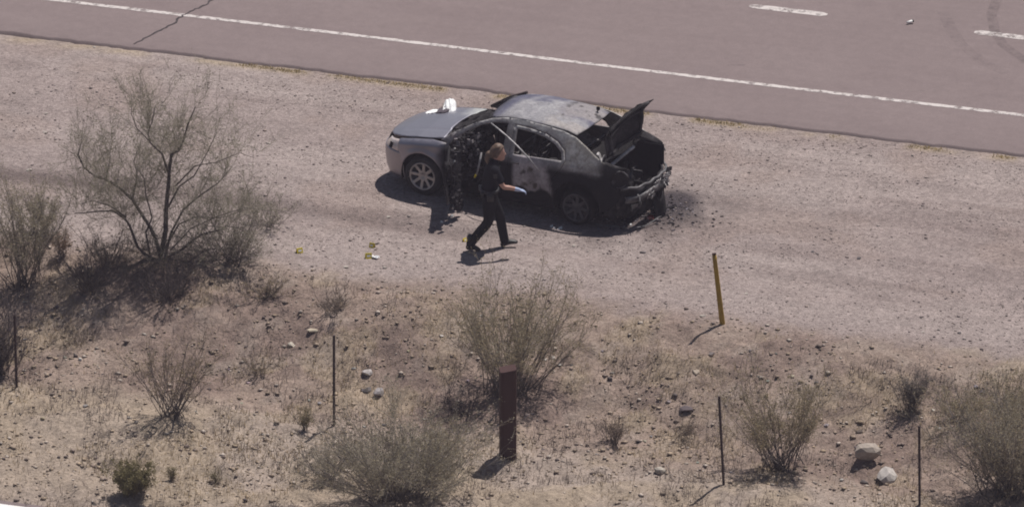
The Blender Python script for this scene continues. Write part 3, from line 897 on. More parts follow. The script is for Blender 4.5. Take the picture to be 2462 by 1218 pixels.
# wheels
def wheel(ax, sgn, burnt, r=AXZ):
    w = bpy.data.objects.new("wheel", None); COL.objects.link(w); w.parent = car
    w.location = (ax, sgn * .765, r)
    mb = MB()
    k = .90 if burnt else 1.0
    prof = [(-.10, .21), (-.105, .25), (-.10, .29 * k), (-.085, .31 * k), (-.05, .318 * k), (0, .320 * k), (.05, .318 * k), (.085, .31 * k), (.10, .29 * k), (.105, .25), (.098, .222)]
    if burnt: prof = [(y, min(q, r + .004)) for y, q in prof]
    mb.lathe_y(prof, 48)
    put("tyre", mb.mesh("tyre", True), M['tyre'] if not burnt else M['dark'], w)
    holes = []
    nsp = 8
    for i in range(nsp):
        a0 = 2 * math.pi * (i + .5) / nsp + .12
        h = []
        for (rr, da) in ((.075, .0), (.10, .15), (.15, .22), (.187, .27), (.197, .16), (.197, -.16), (.187, -.27), (.15, -.22), (.10, -.15)):
            h.append((rr * math.cos(a0 + da), rr * math.sin(a0 + da)))
        holes.append(h)
    circ = [(.222 * math.cos(a), .222 * math.sin(a)) for a in np.linspace(0, 2 * math.pi, 49)[:-1]]
    def dish(u, v):
        q = np.hypot(u, v)
        return u, sgn * (.072 + .026 * np.clip(q / .2, 0, 1) ** 2 - .02 * np.clip((.06 - q) / .06, 0, 1) + .010 * sstep(.2, .215, q)), v
    me = orient(cut_sheet("rim", circ, holes, dish, .012), (0, sgn, 0))
    rim = solid(put("rim", me, M['burntalloy'] if burnt else M['alloy'], w), .022)
    mb = MB(); mb.lathe_y([(sgn * .02, .0001), (sgn * .02, .205), (sgn * .095, .214), (sgn * .095, .222), (-sgn * .09, .222)], 40)
    put("barrel", mb.mesh("barrel", True), M['burntalloy' if burnt else 'greymetal'], w)
    mb = MB(); mb.lathe_y([(sgn * .03, .0001), (sgn * .045, .04), (sgn * .035, .14), (sgn * .02, .14)], 30)
    put("brake_disc", mb.mesh("brake_disc", True), M['dark'], w)
    return w
for sgn in (1, -1):
    wheel(FAX, sgn, False); wheel(RAX, sgn, True, .285)
    for ax in (FAX, RAX):
        mb = MB(); mb.grid(lambda a, y: (ax + .375 * math.cos(a), sgn * y, .33 + .375 * math.sin(a)), np.linspace(-.3, math.pi + .3, 24), (.50, .86))
        put("wheel_well", mb.mesh("wheel_well", True), M['dark'], car)
        mb = MB(); mb.grid(lambda a, f: (ax + f * .375 * math.cos(a), sgn * .5, .33 + f * .375 * math.sin(a)), np.linspace(-.3, math.pi + .3, 24), (.05, 1))
        put("wheel_well", mb.mesh("wheel_well", True), M['dark'], car)

# ---- rear: trunk well, gutters, lamp sockets, crash beam, scorched scraps
def tail_x(y, k=1.0):
    return -1.15 - 1.14 * k * (1 - min(abs(y) / .86, .999) ** 3.0) ** (1 / 3.0)
mb = MB()
mb.box((-1.62, 0, .40), (.98, 1.16, .03))
mb.box((-1.62, .585, .68), (.98, .02, .56)); mb.box((-1.62, -.585, .68), (.98, .02, .56))
put("trunk_well", mb.mesh("trunk_well"), M['dark'], car)
for sgn in (1, -1):
    mb = MB(); mb.grid(lambda x, f: (x, sgn * lerp(float(side_y(x, np.interp(x, [-2.1, -1.92, -1.72], [.985, 1.02, 1.065]))) - .004, .60, f), float(np.interp(x, [-2.1, -1.92, -1.72], [.985, 1.02, 1.065])) + .004 - .05 * f ** 2), np.linspace(-2.09, -1.70, 14), np.linspace(0, 1, 6))
    me = mb.mesh("trunk_gutter", True)
    set_tint(me, char_tint(.03, .16)(mesh_co(me)))
    solid(put("trunk_gutter", me, M['char'], car), .015)
    mb = MB(); mb.grid(lambda f, z: (lerp(-1.90, tail_x(.60, .985), f), sgn * lerp(float(side_y(-1.90, z)) - .03, .60, f), z), np.linspace(0, 1, 8), np.linspace(.66, .97, 7))
    me = mb.mesh("lamp_socket", True); set_tint(me, char_tint(.02, .2)(mesh_co(me)))
    sk_ = solid(put("lamp_socket", me, M['char'], car), .015)
    mb = MB()
    rim_ = []
    for a_ in np.linspace(0, 2 * math.pi, 21):
        f_ = .5 + .46 * math.cos(a_); z_ = .815 + (.13 - .035 * math.cos(a_)) * math.sin(a_)
        rim_.append((lerp(-1.925, tail_x(.60, 1.0) - .005, f_), sgn * lerp(float(side_y(-1.915, z_)) - .01, .62, f_), z_))
    mb.tube(rim_[1:9], [.006, .012, .009, .014, .008, .013, .010, .005], 6)
    mb2 = MB(); mb2.tube(rim_[13:18], [.004, .010, .013, .009, .004], 6); put("lamp_frame", mb2.mesh("lamp_frame", True), M['greymetal'], sk_)
    put("lamp_frame", mb.mesh("lamp_frame", True), M['greymetal'], sk_)
# low rear panel under the trunk opening
def rear_panel(y, z):
    return (tail_x(y, .955) + .02 * math.sin(y * 19 + z * 30), y, z + .02 * math.sin(y * 11))
mb = MB(); mb.grid(rear_panel, np.linspace(-.72, .72, 50), (.30, .36, .42, .48, .54, .60, .645))
me = mb.mesh("rear_panel", True); set_tint(me, char_tint(.018, .12)(mesh_co(me))); solid(put("rear_panel", me, M['char'], car), .02)
mb = MB(); mb.tube([(tail_x(y, .99) - .01, y, .655 + .012 * math.sin(y * 23)) for y in np.linspace(-.70, .70, 30)], .022, 6)
put("trunk_sill", mb.mesh("trunk_sill", True), M['greymetal'], car)
mb = MB(); mb.grid(lambda y, f: (tail_x(y * .92, 1.01) - .03 * math.sin(math.pi * f), y, lerp(.44, .55, f) + .012 * math.sin(y * 8)), np.linspace(-.66, .70, 30), (0, .3, .7, 1))
me = mb.mesh("crash_beam", True); solid(put("crash_beam", me, M['greymetal'], car), .03)
R = random.Random(31)
for k in range(26):
    y = R.uniform(-.74, .62); z = R.choice([.36, .45, .52, .58, .63]) + R.uniform(-.03, .03)
    L_ = R.uniform(.06, .20); h_ = R.uniform(.02, .06)
    mb = MB(); x0 = tail_x(y, 1.02) - R.uniform(.0, .05); tilt = R.uniform(-.3, .3)
    mb.grid(lambda a, b: (x0 + .03 * math.sin(a * 3 + k) - .012 * b - .12 * abs(a) * abs(y), y + a * L_, z + b * h_ + a * tilt * .1 + .012 * math.sin(a * 14 + k)), np.linspace(-.5, .5, 7), np.linspace(-.5, .5, 3))
    solid(put("bumper_scrap", mb.mesh("bumper_scrap"), M['ashmetal'] if k % 2 else M['greymetal'], car), .008)
# blackened bumper core wrapped round the tail, torn along its upper edge
def tail(t, z, k=1.0):
    a = math.radians(t); c = abs(math.cos(a)) ** (2 / 3.0); s = abs(math.sin(a)) ** (2 / 3.0) * (1 if a > 0 else -1)
    return (-1.15 - 1.14 * k * c, .855 * s * k, z)
mb = MB(); mb.grid(lambda t, f: tail(t + 3 * f * math.sin(t * .9), lerp(.17, .42 + .05 * math.sin(t * .35) + .03 * math.sin(t * .93 + 2), f) + .008 * math.sin(t * 1.7 + f * 9), .985 - .03 * (1 - f) + .012 * math.sin(t * .5 + f * 4)), np.linspace(-62, 66, 90), np.linspace(0, 1, 8))
me = mb.mesh("bumper_core", True); set_tint(me, char_tint(.012, .035)(mesh_co(me))); solid(put("bumper_core", me, M['char'], car), .015)
mb = MB(); mb.grid(lambda a, f: (tail_x(a, 1.03) - .05 * f + .03 * math.sin(a * 17), a, lerp(.34 + .05 * math.sin(a * 31), .03, f)), np.linspace(-.30, .10, 14), np.linspace(0, 1, 6))
me = mb.mesh("melted_bumper", True); set_tint(me, char_tint(.014, .06)(mesh_co(me))); solid(put("melted_bumper", me, M['char'], car), .012)
mb = MB(); mb.tube([(tail_x(a, 1.08) - .03, a, .05 + .02 * math.sin(a * 9)) for a in np.linspace(.05, .84, 16)], [.006 + .007 * R.random() for _ in range(16)], 6)
put("bumper_wire", mb.mesh("bumper_wire", True), M['greymetal'], car)

# trunk lid, hinged behind the rear window and thrown up
LID = math.radians(93)
def lid_pt(u, w, off=0.0):
    """u: metres from the hinge along the lid (deck, then rear face); w: -1..1 across"""
    half = .60 + .03 * min(u, .45) / .45
    u = u * lerp(1.22, .72, (w + 1) / 2)
    if u <= .40: px_, pz_ = u, 0.0
    else:
        q = min((u - .40) / .14, 1.0) * math.pi / 2 * .42
        px_ = .40 + .09 * math.sin(q); pz_ = -.09 * (1 - math.cos(q))
        if u > .54:
            e_ = u - .54; px_ += e_ * math.cos(math.pi / 2 * .42); pz_ -= e_ * math.sin(math.pi / 2 * .42)
    pz_ -= .045 * w * w * (1 + u) + off
    px_ -= .05 * w * w * (u / .5)
    pz_ += .015 * math.sin(w * 5 + u * 9)
    c, s = math.cos(LID), math.sin(LID)
    return (-1.70 - (px_ * c) - (-pz_) * s * 1.0, w * half, 1.075 + px_ * s - (-pz_) * c)
us = np.concatenate([np.linspace(0, .40, 9), np.linspace(.42, .54, 6), np.linspace(.57, .66, 4)])
mb = MB(); mb.grid(lid_pt, us, np.linspace(-1, 1, 30))
me = mb.mesh("trunk_lid", True); set_tint(me, char_tint(.016, .05)(mesh_co(me)))
co_ = mesh_co(me)                                # buckled by the heat
co_ = co_ + np.stack([.022 * (fbm(co_[:, 1] * 6, co_[:, 2] * 6, 71, 3) - .5), 0 * co_[:, 0], .05 * (fbm(co_[:, 1] * 7 + 4, co_[:, 2] * 2, 73, 3) - .5)], -1) * 2
me.vertices.foreach_set("co", co_.astype(np.float32).ravel()); me.update()
lid = solid(put("trunk_lid", me, M['char'], car), .012)
mb = MB()
ribs = [[lid_pt(u, s_ * .82, .035) for u in np.linspace(.02, .63, 10)] for s_ in (-1, 1)] + [[lid_pt(.05, w, .035) for w in np.linspace(-.82, .82, 12)], [lid_pt(.44, w, .04) for w in np.linspace(-.82, .82, 12)], [lid_pt(.63, w, .035) for w in np.linspace(-.82, .82, 12)]]
for rb in ribs: mb.tube(rb, .028, 6)
me = mb.mesh("inner_frame", True); set_tint(me, char_tint(.02, .07)(mesh_co(me)))
put("inner_frame", me, M['char'], lid)
for sgn in (1, -1):
    mb = MB(); mb.tube([(-1.62, sgn * .52, .92), (-1.66, sgn * .52, 1.03), lid_pt(.12, sgn * .84, .04)], .016, 6)
    put("lid_hinge", mb.mesh("lid_hinge", True), M['greymetal'], lid)
# strut across the trunk mouth and a bare bracket beside the rear window
mb = MB(); mb.tube([(-1.72, .40, .90), (-1.78, -.02, .985), (-1.80, -.20, 1.01)], .028, 8)
put("torsion_bar", mb.mesh("torsion_bar", True), M['ashmetal'], car)
mb = MB(); mb.grid(lambda a, b: (-1.55 - .10 * a, .60 - .13 * b, 1.075 + .05 * math.sin(a * 5 + b * 3) - .05 * a), np.linspace(0, 1, 6), np.linspace(0, 1, 6))
solid(put("shelf_bracket", mb.mesh("shelf_bracket", True), M['ashmetal'], car), .01)
mb = MB(); mb.grid(lambda f, y: (lerp(-1.15, -1.68, f), y, .93 + .03 * math.sin(y * 7 + f * 6)), np.linspace(0, 1, 8), np.linspace(-.66, .66, 20))
me = mb.mesh("parcel_shelf", True); set_tint(me, char_tint(.012, .03)(mesh_co(me))); solid(put("parcel_shelf", me, M['char'], car), .02)
shards(40, ((-2.0, -1.5), (-.5, .5), (.42, .56)), (.04, .16), 25, M['char'], "charred_debris", (.05, .047, .05))
mb = MB(); mb.tube([(-1.10, -.30, 1.36), (-1.13, -.30, 1.48)], .012, 6); mb.box((-1.13, -.30, 1.49), (.05, .03, .05))
put("antenna_stub", mb.mesh("antenna_stub"), M['dark'], car)

# soot-black flakes burnt off the car, lying round its tail
R = random.Random(91); mb = MB()
for k in range(420):
    a_ = R.gauss(2.15, .38); b_ = R.gauss(1.75, .40)
    z_ = float(land_fine(a_, b_)); q_ = R.uniform(.006, .03)
    mb.box((a_, b_, z_ + q_ * .3), (q_ * R.uniform(.6, 2.2), q_, q_ * .6), Matrix.Rotation(R.uniform(0, 6), 3, 'Z') @ Matrix.Rotation(R.uniform(-.5, .5), 3, 'X'))
f_ = np.repeat(np.array([[t * g for t in (.05, .045, .05)] for g in [R.choice([.3, .5, .8, 1.0, 4.0]) for _ in range(420)]]), 8, 0)
me = mb.mesh("burnt_debris"); set_tint(me, f_); tag(put("burnt_debris", me, M['char']), kind="stuff")

# ------------------------------------------------------------------ the officer (local: x ahead, y to the left, z up)
P_LOC = Vector((-0.37, 0.20, 0.0)); P_LOC.z = float(land_fine(P_LOC.x, P_LOC.y))
person = thing("person", "person in dark uniform and pale blue gloves walking past the car with head bowed", "person", P_LOC, math.radians(6))
person.scale = (.975, .975, .975)
M['skin'] = plain("skin", (.46, .26, .20), .55, vary=.06)
M['shirt'] = plain("dark_navy_cloth", (.010, .010, .015), .9, vary=.3, scale=40, spec=.12)
M['trousers'] = plain("black_cloth", (.010, .0095, .012), .9, vary=.3, scale=40, spec=.12)
M['boot'] = plain("black_leather", (.012, .011, .012), .5, vary=.2)
M['hair'] = plain("light_brown_hair", (.125, .078, .052), .6, vary=.5, scale=30)
M['glove'] = plain("pale_blue_nitrile", (.40, .47, .66), .45, vary=.06)
M['badge'] = plain("dull_badge_cloth", (.035, .03, .03), .7, .1, vary=.3)

def limb(mb, pts, rad, seg=14, squash=None):
    """tapered limb with rounded ends; rad entries are (side, front) or one number"""
    P = [Vector(p) for p in pts]; n = len(P)
    fine = []; rr = []
    for i in range(n - 1):
        for k in range(6):
            t = k / 6
            p0, p1, p2, p3 = P[max(i - 1, 0)], P[i], P[i + 1], P[min(i + 2, n - 1)]
            q = .5 * ((2 * p1) + (p2 - p0) * t + (2 * p0 - 5 * p1 + 4 * p2 - p3) * t * t + (3 * p1 - p0 - 3 * p2 + p3) * t ** 3)
            fine.append(q)
            a = rad[i] if hasattr(rad[i], '__len__') else (rad[i], rad[i]); b = rad[i + 1] if hasattr(rad[i + 1], '__len__') else (rad[i + 1], rad[i + 1])
            rr.append((lerp(a[0], b[0], t), lerp(a[1], b[1], t)))
    fine.append(P[-1]); a = rad[-1]; rr.append(a if hasattr(a, '__len__') else (a, a))
    t0 = (fine[1] - fine[0]).normalized(); t1 = (fine[-1] - fine[-2]).normalized()
    cap0 = [(fine[0] - t0 * rr[0][1] * math.sin(x), (rr[0][0] * math.cos(x), rr[0][1] * math.cos(x))) for x in (1.45, 1.0, .5)]
    cap1 = [(fine[-1] + t1 * rr[-1][1] * math.sin(x), (rr[-1][0] * math.cos(x), rr[-1][1] * math.cos(x))) for x in (.5, 1.0, 1.45)]
    F = [c[0] for c in cap0] + fine + [c[0] for c in cap1]; RR = [c[1] for c in cap0] + rr + [c[1] for c in cap1]
    Y = Vector((0, 1, 0)); rings = []
    for i, p in enumerate(F):
        t = (F[min(i + 1, len(F) - 1)] - F[max(i - 1, 0)]).normalized()
        s = Y - t * Y.dot(t)
        if s.length < .05: s = Vector((1, 0, 0)) - t * t.x
        s.normalize(); f = t.cross(s).normalized()
        rings += [p + s * RR[i][0] * math.cos(2 * math.pi * k / seg) + f * RR[i][1] * math.sin(2 * math.pi * k / seg) for k in range(seg)]
    m = len(F)
    fs = [(i * seg + k, i * seg + (k + 1) % seg, (i + 1) * seg + (k + 1) % seg, (i + 1) * seg + k) for i in range(m - 1) for k in range(seg)]
    fs += [tuple(range(seg))[::-1], tuple((m - 1) * seg + k for k in range(seg))]
    mb.add(rings, fs)

def fused(name, mb, voxel, mat, parent, smooth=4):
    """joins overlapping limbs into one continuous skin"""
    tmp = put("tmp", mb.mesh("tmp"), None)
    r = tmp.modifiers.new("r", 'REMESH'); r.mode = 'VOXEL'; r.voxel_size = voxel; r.use_smooth_shade = True
    s = tmp.modifiers.new("s", 'SMOOTH'); s.factor = .5; s.iterations = smooth
    dg = bpy.context.evaluated_depsgraph_get()
    me = bpy.data.meshes.new_from_object(tmp.evaluated_get(dg))
    me.name = name
    bpy.data.objects.remove(tmp)
    me.materials.clear()
    return put(name, me, mat, parent)

SH_R = (.105, -.185, 1.355); EL_R = (.225, -.225, 1.105); WR_R = (.455, -.185, 1.03)
SH_L = (.085, .185, 1.36); EL_L = (.00, .245, 1.10); WR_L = (.03, .265, .87)
HIPR = (.035, -.088, .89); KNR = (.00, -.095, .485); ANR = (-.265, -.08, .135)
HIPL = (.035, .088, .89); KNL = (.20, .09, .50); ANL = (.275, .08, .10)
HEAD = Vector((.175, 0, 1.565))
body = MB()
limb(body, [(.035, 0, .92), (.045, 0, 1.05), (.07, 0, 1.22), (.085, 0, 1.36)], [(.15, .10), (.13, .10), (.155, .11), (.16, .085)])
limb(body, [(.085, 0, 1.36), (.115, 0, 1.46), (.14, 0, 1.51)], [.062, .054, .054])
limb(body, [(.145, 0, 1.63), (.175, 0, 1.59), (.215, 0, 1.50)], [(.068, .078), (.076, .098), (.052, .062)])
limb(body, [(.262, 0, 1.575), (.283, 0, 1.545)], [.012, .016])                    # nose
for s_ in (1, -1):
    limb(body, [(.150, s_ * .078, 1.575), (.160, s_ * .080, 1.545)], [(.010, .016), (.008, .012)], 8)   # ears
for sh, el, wr in ((SH_R, EL_R, WR_R), (SH_L, EL_L, WR_L)):
    limb(body, [sh, tuple((Vector(sh) + Vector(el)) / 2), el, tuple((Vector(el) * .6 + Vector(wr) * .4)), wr], [.052, .046, .039, .038, .027], 12)
for hp, kn, an in ((HIPR, KNR, ANR), (HIPL, KNL, ANL)):
    limb(body, [hp, tuple((Vector(hp) + Vector(kn)) / 2), kn, tuple(Vector(kn) * .6 + Vector(an) * .4), an], [.088, .072, .054, .052, .036], 12)
bd = fused("body", body, .011, M['skin'], person, 5)
# eyes and mouth are small dark marks set in the face
for s_ in (1, -1):
    mb = MB(); mb.tube([(.262, s_ * .030, 1.580), (.268, s_ * .030, 1.576)], .007, 8); put("eye", mb.mesh("eye"), M['boot'], bd)
mb = MB(); mb.tube([(.262, -.022, 1.508), (.268, 0, 1.506), (.262, .022, 1.508)], .004, 6); put("mouth", mb.mesh("mouth"), plain("lip", (.30, .12, .11), .5), bd)

def hand(wr, el, right, curl, mat, tag_name):
    wr = Vector(wr); d = (wr - Vector(el)).normalized()
    side = Vector((0, 1, 0)) - d * d.y; side.normalize()        # across the palm
    nrm = d.cross(side).normalized()
    if nrm.z > 0: nrm = -nrm                                    # the palm faces down
    mb = MB()
    limb(mb, [tuple(wr - d * .05), tuple(wr + d * .005), tuple(wr + d * .05), tuple(wr + d * .085)], [.033, .030, (.040, .017), (.040, .015)], 12)
    for k, (o, ln) in enumerate(((-.030, .066), (-.010, .076), (.011, .071), (.030, .056))):
        b0 = wr + d * .085 + side * o
        b1 = b0 + (d * math.cos(curl * .5) + nrm * math.sin(curl * .5)) * ln * .45
        b2 = b1 + (d * math.cos(curl * 1.3) + nrm * math.sin(curl * 1.3)) * ln * .32
        b3 = b2 + (d * math.cos(curl * 2.0) + nrm * math.sin(curl * 2.0)) * ln * .25
        limb(mb, [tuple(b0 - d * .02), tuple(b1), tuple(b2), tuple(b3)], [.0105, .0098, .0090, .0080], 8)
    s2 = side * (1 if right else -1)
    t0 = wr + d * .025 + s2 * .026; t1 = t0 + (d * .6 + s2 * .7 + nrm * .25).normalized() * .042; t2 = t1 + (d * .9 + s2 * .15 + nrm * .4).normalized() * .034
    limb(mb, [tuple(t0 - d * .01), tuple(t1), tuple(t2)], [.014, .0115, .009], 8)
    return fused(tag_name, mb, .0055, mat, person, 2)
hand(WR_R, EL_R, True, .55, M['glove'], "glove")
hand(WR_L, EL_L, False, .45, M['glove'], "glove")

shirt = MB()
limb(shirt, [(.03, 0, .93), (.045, 0, 1.05), (.07, 0, 1.22), (.088, 0, 1.37)], [(.172, .125), (.155, .125), (.178, .132), (.175, .10)])
limb(shirt, [(.088, 0, 1.38), (.112, 0, 1.445)], [.085, .070])
for sh, el in ((SH_R, EL_R), (SH_L, EL_L)):
    a = Vector(sh); b = Vector(el)
    limb(shirt, [(.085, sh[1] * .45, 1.375), tuple(a), tuple(a.lerp(b, .35)), tuple(a.lerp(b, .62))], [.075, .070, .064, .066], 12)
fused("shirt", shirt, .012, M['shirt'], person, 4)
pants = MB()
limb(pants, [(.03, 0, .99), (.035, 0, .90), (.035, 0, .84)], [(.168, .125), (.175, .130), (.16, .12)])
for hp, kn, an in ((HIPR, KNR, ANR), (HIPL, KNL, ANL)):
    limb(pants, [hp, tuple((Vector(hp) + Vector(kn)) / 2), kn, tuple(Vector(kn) * .5 + Vector(an) * .5), an], [.112, .098, .080, .074, .070], 14)
fused("trousers", pants, .012, M['trousers'], person, 4)
mb = MB()
ring = [(.033 + .135 * math.cos(a), .18 * math.sin(a), .985) for a in np.linspace(0, 2 * math.pi, 25)]
mb.tube(ring, .022, 8, cap=False)
mb.box((.03, -.195, .93), (.10, .05, .14)); mb.box((-.09, -.12, .96), (.05, .07, .08)); mb.box((-.09, .12, .96), (.05, .07, .08)); mb.box((.03, .195, .95), (.09, .05, .09))
put("duty_belt", mb.mesh("duty_belt", True), M['boot'], person)
for (an, toe, heel, flat) in ((ANR, (-.135, -.085, .028), (-.30, -.08, .075), False), (ANL, (.455, .085, .065), (.25, .08, .035), True)):
    mb = MB()
    limb(mb, [tuple(Vector(an) + Vector((-.005, 0, .10))), an, tuple(Vector(heel))], [.056, .052, .044], 12)
    limb(mb, [tuple(Vector(heel)), tuple(Vector(heel).lerp(Vector(toe), .5) + Vector((0, 0, .02))), toe], [(.042, .04), (.047, .042), (.044, .028)], 12)
    fused("boot", mb, .008, M['boot'], person, 2)
hair = MB()
limb(hair, [(.222, 0, 1.665), (.160, 0, 1.676), (.100, 0, 1.61), (.085, 0, 1.53)], [(.062, .036), (.086, .052), (.086, .058), (.062, .045)], 14)
for s_ in (1, -1):
    limb(hair, [(.200, s_ * .052, 1.658), (.170, s_ * .077, 1.615), (.130, s_ * .076, 1.54)], [.032, .034, .030], 10)
limb(hair, [(.060, 0, 1.585), (.015, -.02, 1.56), (-.005, -.03, 1.49), (.01, -.03, 1.42)], [.040, .046, .040, .018], 12)
fused("hair", hair, .009, M['hair'], person, 3)
mb = MB(); mb.box((.198, .07, 1.28), (.012, .05, .06)); put("badge", mb.mesh("badge"), M['badge'], person)
mb = MB(); mb.box((.10, -.262, 1.29), (.06, .01, .07)); put("shoulder_patch", mb.mesh("shoulder_patch"), M['badge'], person)

# ------------------------------------------------------------------ posts
def t_post(px, base_py, top_py, lean_px, label):
    b = spot(px + lean_px, base_py); h = (base_py - top_py) / (PXM * 1.02 * math.cos(PITCH))
    t = thing("fence_post", label, "post", b, 0.0, "steel fence posts along the foot of the bank")
    dx = -lean_px / (PXM * 1.03)
    mb = MB()
    sh = lambda z: Vector((dx * z / h, 0, z))
    mb.tube([sh(-.15), sh(h)], .021, 4)
    me = mb.mesh("stake"); put("stake", me, M['rust'], t)
    mb = MB()
    for k in range(int(h / .055)):
        z = .05 + k * .055
        mb.box(sh(z) + Vector((.0, -.02, 0)), (.012, .016, .014))
    put("stud_row", mb.mesh("stud_row"), M['rust'], t)["kind"] = "stuff"
    mb = MB(); mb.box(sh(h + .012), (.036, .030, .03)); put("cap", mb.mesh("cap"), M['rust'], t)
    return t
t_post(40, 930, 760, 0, "rusty steel fence post standing in front of the dark twiggy thicket")
t_post(805, 1022, 812, -2, "slim rusty fence post between the brown slope rocks and the big grey-green bush")
t_post(1727, 1165, 962, 13, "rusty fence post leaning beside the straw-coloured fan-shaped shrub")
t_post(2206, 1214, 1033, 5, "thin rusty fence post beside the two pale boulders")

# short yellow delineator post at the shoulder's edge
b = spot(1737, 779)
yp = thing("marker_post", "leaning yellow marker post at the edge of the gravel shoulder", "post", b)
top = upright(1717, 611, b.y + .06) - b
mb = MB()
m3 = Vector((0, 0, 1)).rotation_difference(top.normalized()).to_matrix()
h = top.length
def yprof(z, a):
    w = lerp(.040, .031, z / h)
    return tuple(m3 @ Vector((w * a, -.014 * (1 - a * a) + .004, z)))
mb.grid(yprof, np.linspace(-.12, h, 12), np.linspace(-1, 1, 9))
solid(put("post_blade", mb.mesh("post_blade", True), M['yellow'], yp), .006)
mb = MB(); mb.box(m3 @ Vector((0, -.006, h + .008)), (.062, .03, .02), m3); put("post_cap", mb.mesh("post_cap"), M['brownpost'], yp)

# thick brown post
b = spot(1221, 1092)
bp = thing("timber_post", "thick dark brown square post standing beside the grey-green bush", "post", b)
h = 205 / (PXM * 1.045 * math.cos(PITCH))
mb = MB()
W2 = .118
def corner(k, z): 
    a = math.radians(45 + 90 * k + 14)
    return Vector((W2 * 1.2 * math.cos(a), W2 * 1.2 * math.sin(a), z))
ring_n = 24
def sq(k, z):
    a = 2 * math.pi * k / ring_n
    q = (abs(math.cos(a)) ** 7 + abs(math.sin(a)) ** 7) ** (-1 / 7)
    v = Vector((q * math.cos(a), q * math.sin(a), 0)) * W2
    v.rotate(Matrix.Rotation(math.radians(6), 3, 'Z'))
    zz = z + (.02 * (v.x / W2) if z > h * .9 else 0)
    return (v.x, v.y, zz)
mb.grid(lambda z, k: sq(k, z), np.concatenate([[-.2], np.linspace(0, h, 10)]), range(ring_n + 1))
mb.add([sq(k, h) for k in range(ring_n)] + [(0, 0, h + .004)], [(k, (k + 1) % ring_n, ring_n) for k in range(ring_n)])
put("shaft", mb.mesh("shaft"), M['brownpost'], bp)
mb = MB(); mb.add([tuple(Vector(sq(k, h)) * 1.0 + Vector((0, 0, dz))) for dz in (.004, .016) for k in range(ring_n)], [(k, (k + 1) % ring_n, ring_n + (k + 1) % ring_n, ring_n + k) for k in range(ring_n)] + [tuple(range(ring_n, 2 * ring_n))])
put("top_plate", mb.mesh("top_plate"), M['brownpost'], bp)

# ------------------------------------------------------------------ evidence markers
def marker(px, py, rot, label, scale=1.0, tipped=False):
    scale *= .62
    b = spot(px, py)
    t = thing("evidence_marker", label, "marker", b, rot, "yellow evidence markers on the shoulder")
    for s_ in (1, -1):
        mb = MB(); mb.grid(lambda a, z: (a * .075 * scale, s_ * (.055 - .05 * z) * scale, z * .125 * scale), (-1, 0, 1), (0, .5, 1))
        o = solid(put("panel", mb.mesh("panel"), M['markyellow'], t), .004)
        if s_ < 0:
            mb = MB(); mb.grid(lambda a, z: (a * .04 * scale, -(.055 - .05 * z) * scale - .006, z * .125 * scale), (-1, 0, 1), (.35, .7))
            put("label_patch", mb.mesh("label_patch"), M['white'], o)
    return t
marker(720, 607, .4, "single yellow evidence tent marker set apart on the gravel")
marker(895, 594, -.5, "yellow evidence marker nearer the car of the close pair", .9)
marker(886, 620, .15, "yellow evidence marker with a white paper scrap beside it", 1.05)
marker(1117, 580, .8, "small yellow evidence marker behind the walking person's heel", .7)
def scrap(name, px, py, size, mat, label, cat, seed, z=None, thick=.004, group=None, crumple=.35):
    R_ = random.Random(seed)
    b = spot(px, py) if z is None else None
    mb = MB()
    ph = [R_.uniform(0, 6) for _ in range(4)]
    mb.grid(lambda a, c: (a * size[0] / 2, c * size[1] / 2, size[2] * (.5 + .5 * math.sin(a * 3 + ph[0]) * math.cos(c * 2.6 + ph[1])) + crumple * size[2] * math.sin(a * 7 + ph[2]) * math.sin(c * 6 + ph[3]) + .3 * size[2]), np.linspace(-1, 1, 9), np.linspace(-1, 1, 9))
    o = put(name, mb.mesh(name), mat, None, b if z is None else z, R_.uniform(0, 3))
    solid(o, thick)
    return tag(o, label, cat, group)
scrap("paper_scrap", 902, 621, (.12, .07, .03), M['white'], "white paper scrap lying beside a yellow evidence marker", "paper", 2)

# ------------------------------------------------------------------ things lying on the hood
def car_pt(x, y, z):
    c, s = math.cos(CAR_ROT), math.sin(CAR_ROT); x, y, z = x * CAR_S, y * CAR_S, z * CAR_S
    return Vector((CAR_LOC[0] + x * c - y * s, CAR_LOC[1] + x * s + y * c, z))
def on_hood(x, y, up=.008): return car_pt(x, y, float(hood_z(x, y)) + up)
bg = thing("paper_bag", "bright white crumpled bag lying on the car's hood", "bag", on_hood(1.62, -.56, .004), CAR_ROT + 2.0)
mb = MB()
def bagf(a, b):
    """a pillow lying on the hood, plumper towards its closed end"""
    e = max(0.0, 1 - abs(a) ** 3.0) * max(0.0, 1 - abs(b) ** 3.0)
    return (a * .20, b * (.105 + .015 * a), .015 + (.085 - .03 * a) * e ** .5 + .010 * math.sin(a * 7 + b * 4) * e + .012 * math.sin(b * 11 - a * 3) * e - .03 * a)
mb.grid(bagf, np.linspace(-1, 1, 19), np.linspace(-1, 1, 15))
mb.grid(lambda a, b: (a * .20, b * (.105 + .015 * a), .008 - .03 * a), np.linspace(-1, 1, 5), np.linspace(-1, 1, 5))
put("bag_wall", mb.mesh("bag_wall"), M['white'], bg)
mb = MB(); mb.grid(lambda a, b: (.19 + a * .05, b * .11, .012 - .03 + .035 * a + .012 * math.sin(b * 8)), np.linspace(0, 1, 4), np.linspace(-1, 1, 9)); solid(put("folded_top", mb.mesh("folded_top"), M['white'], bg), .008)
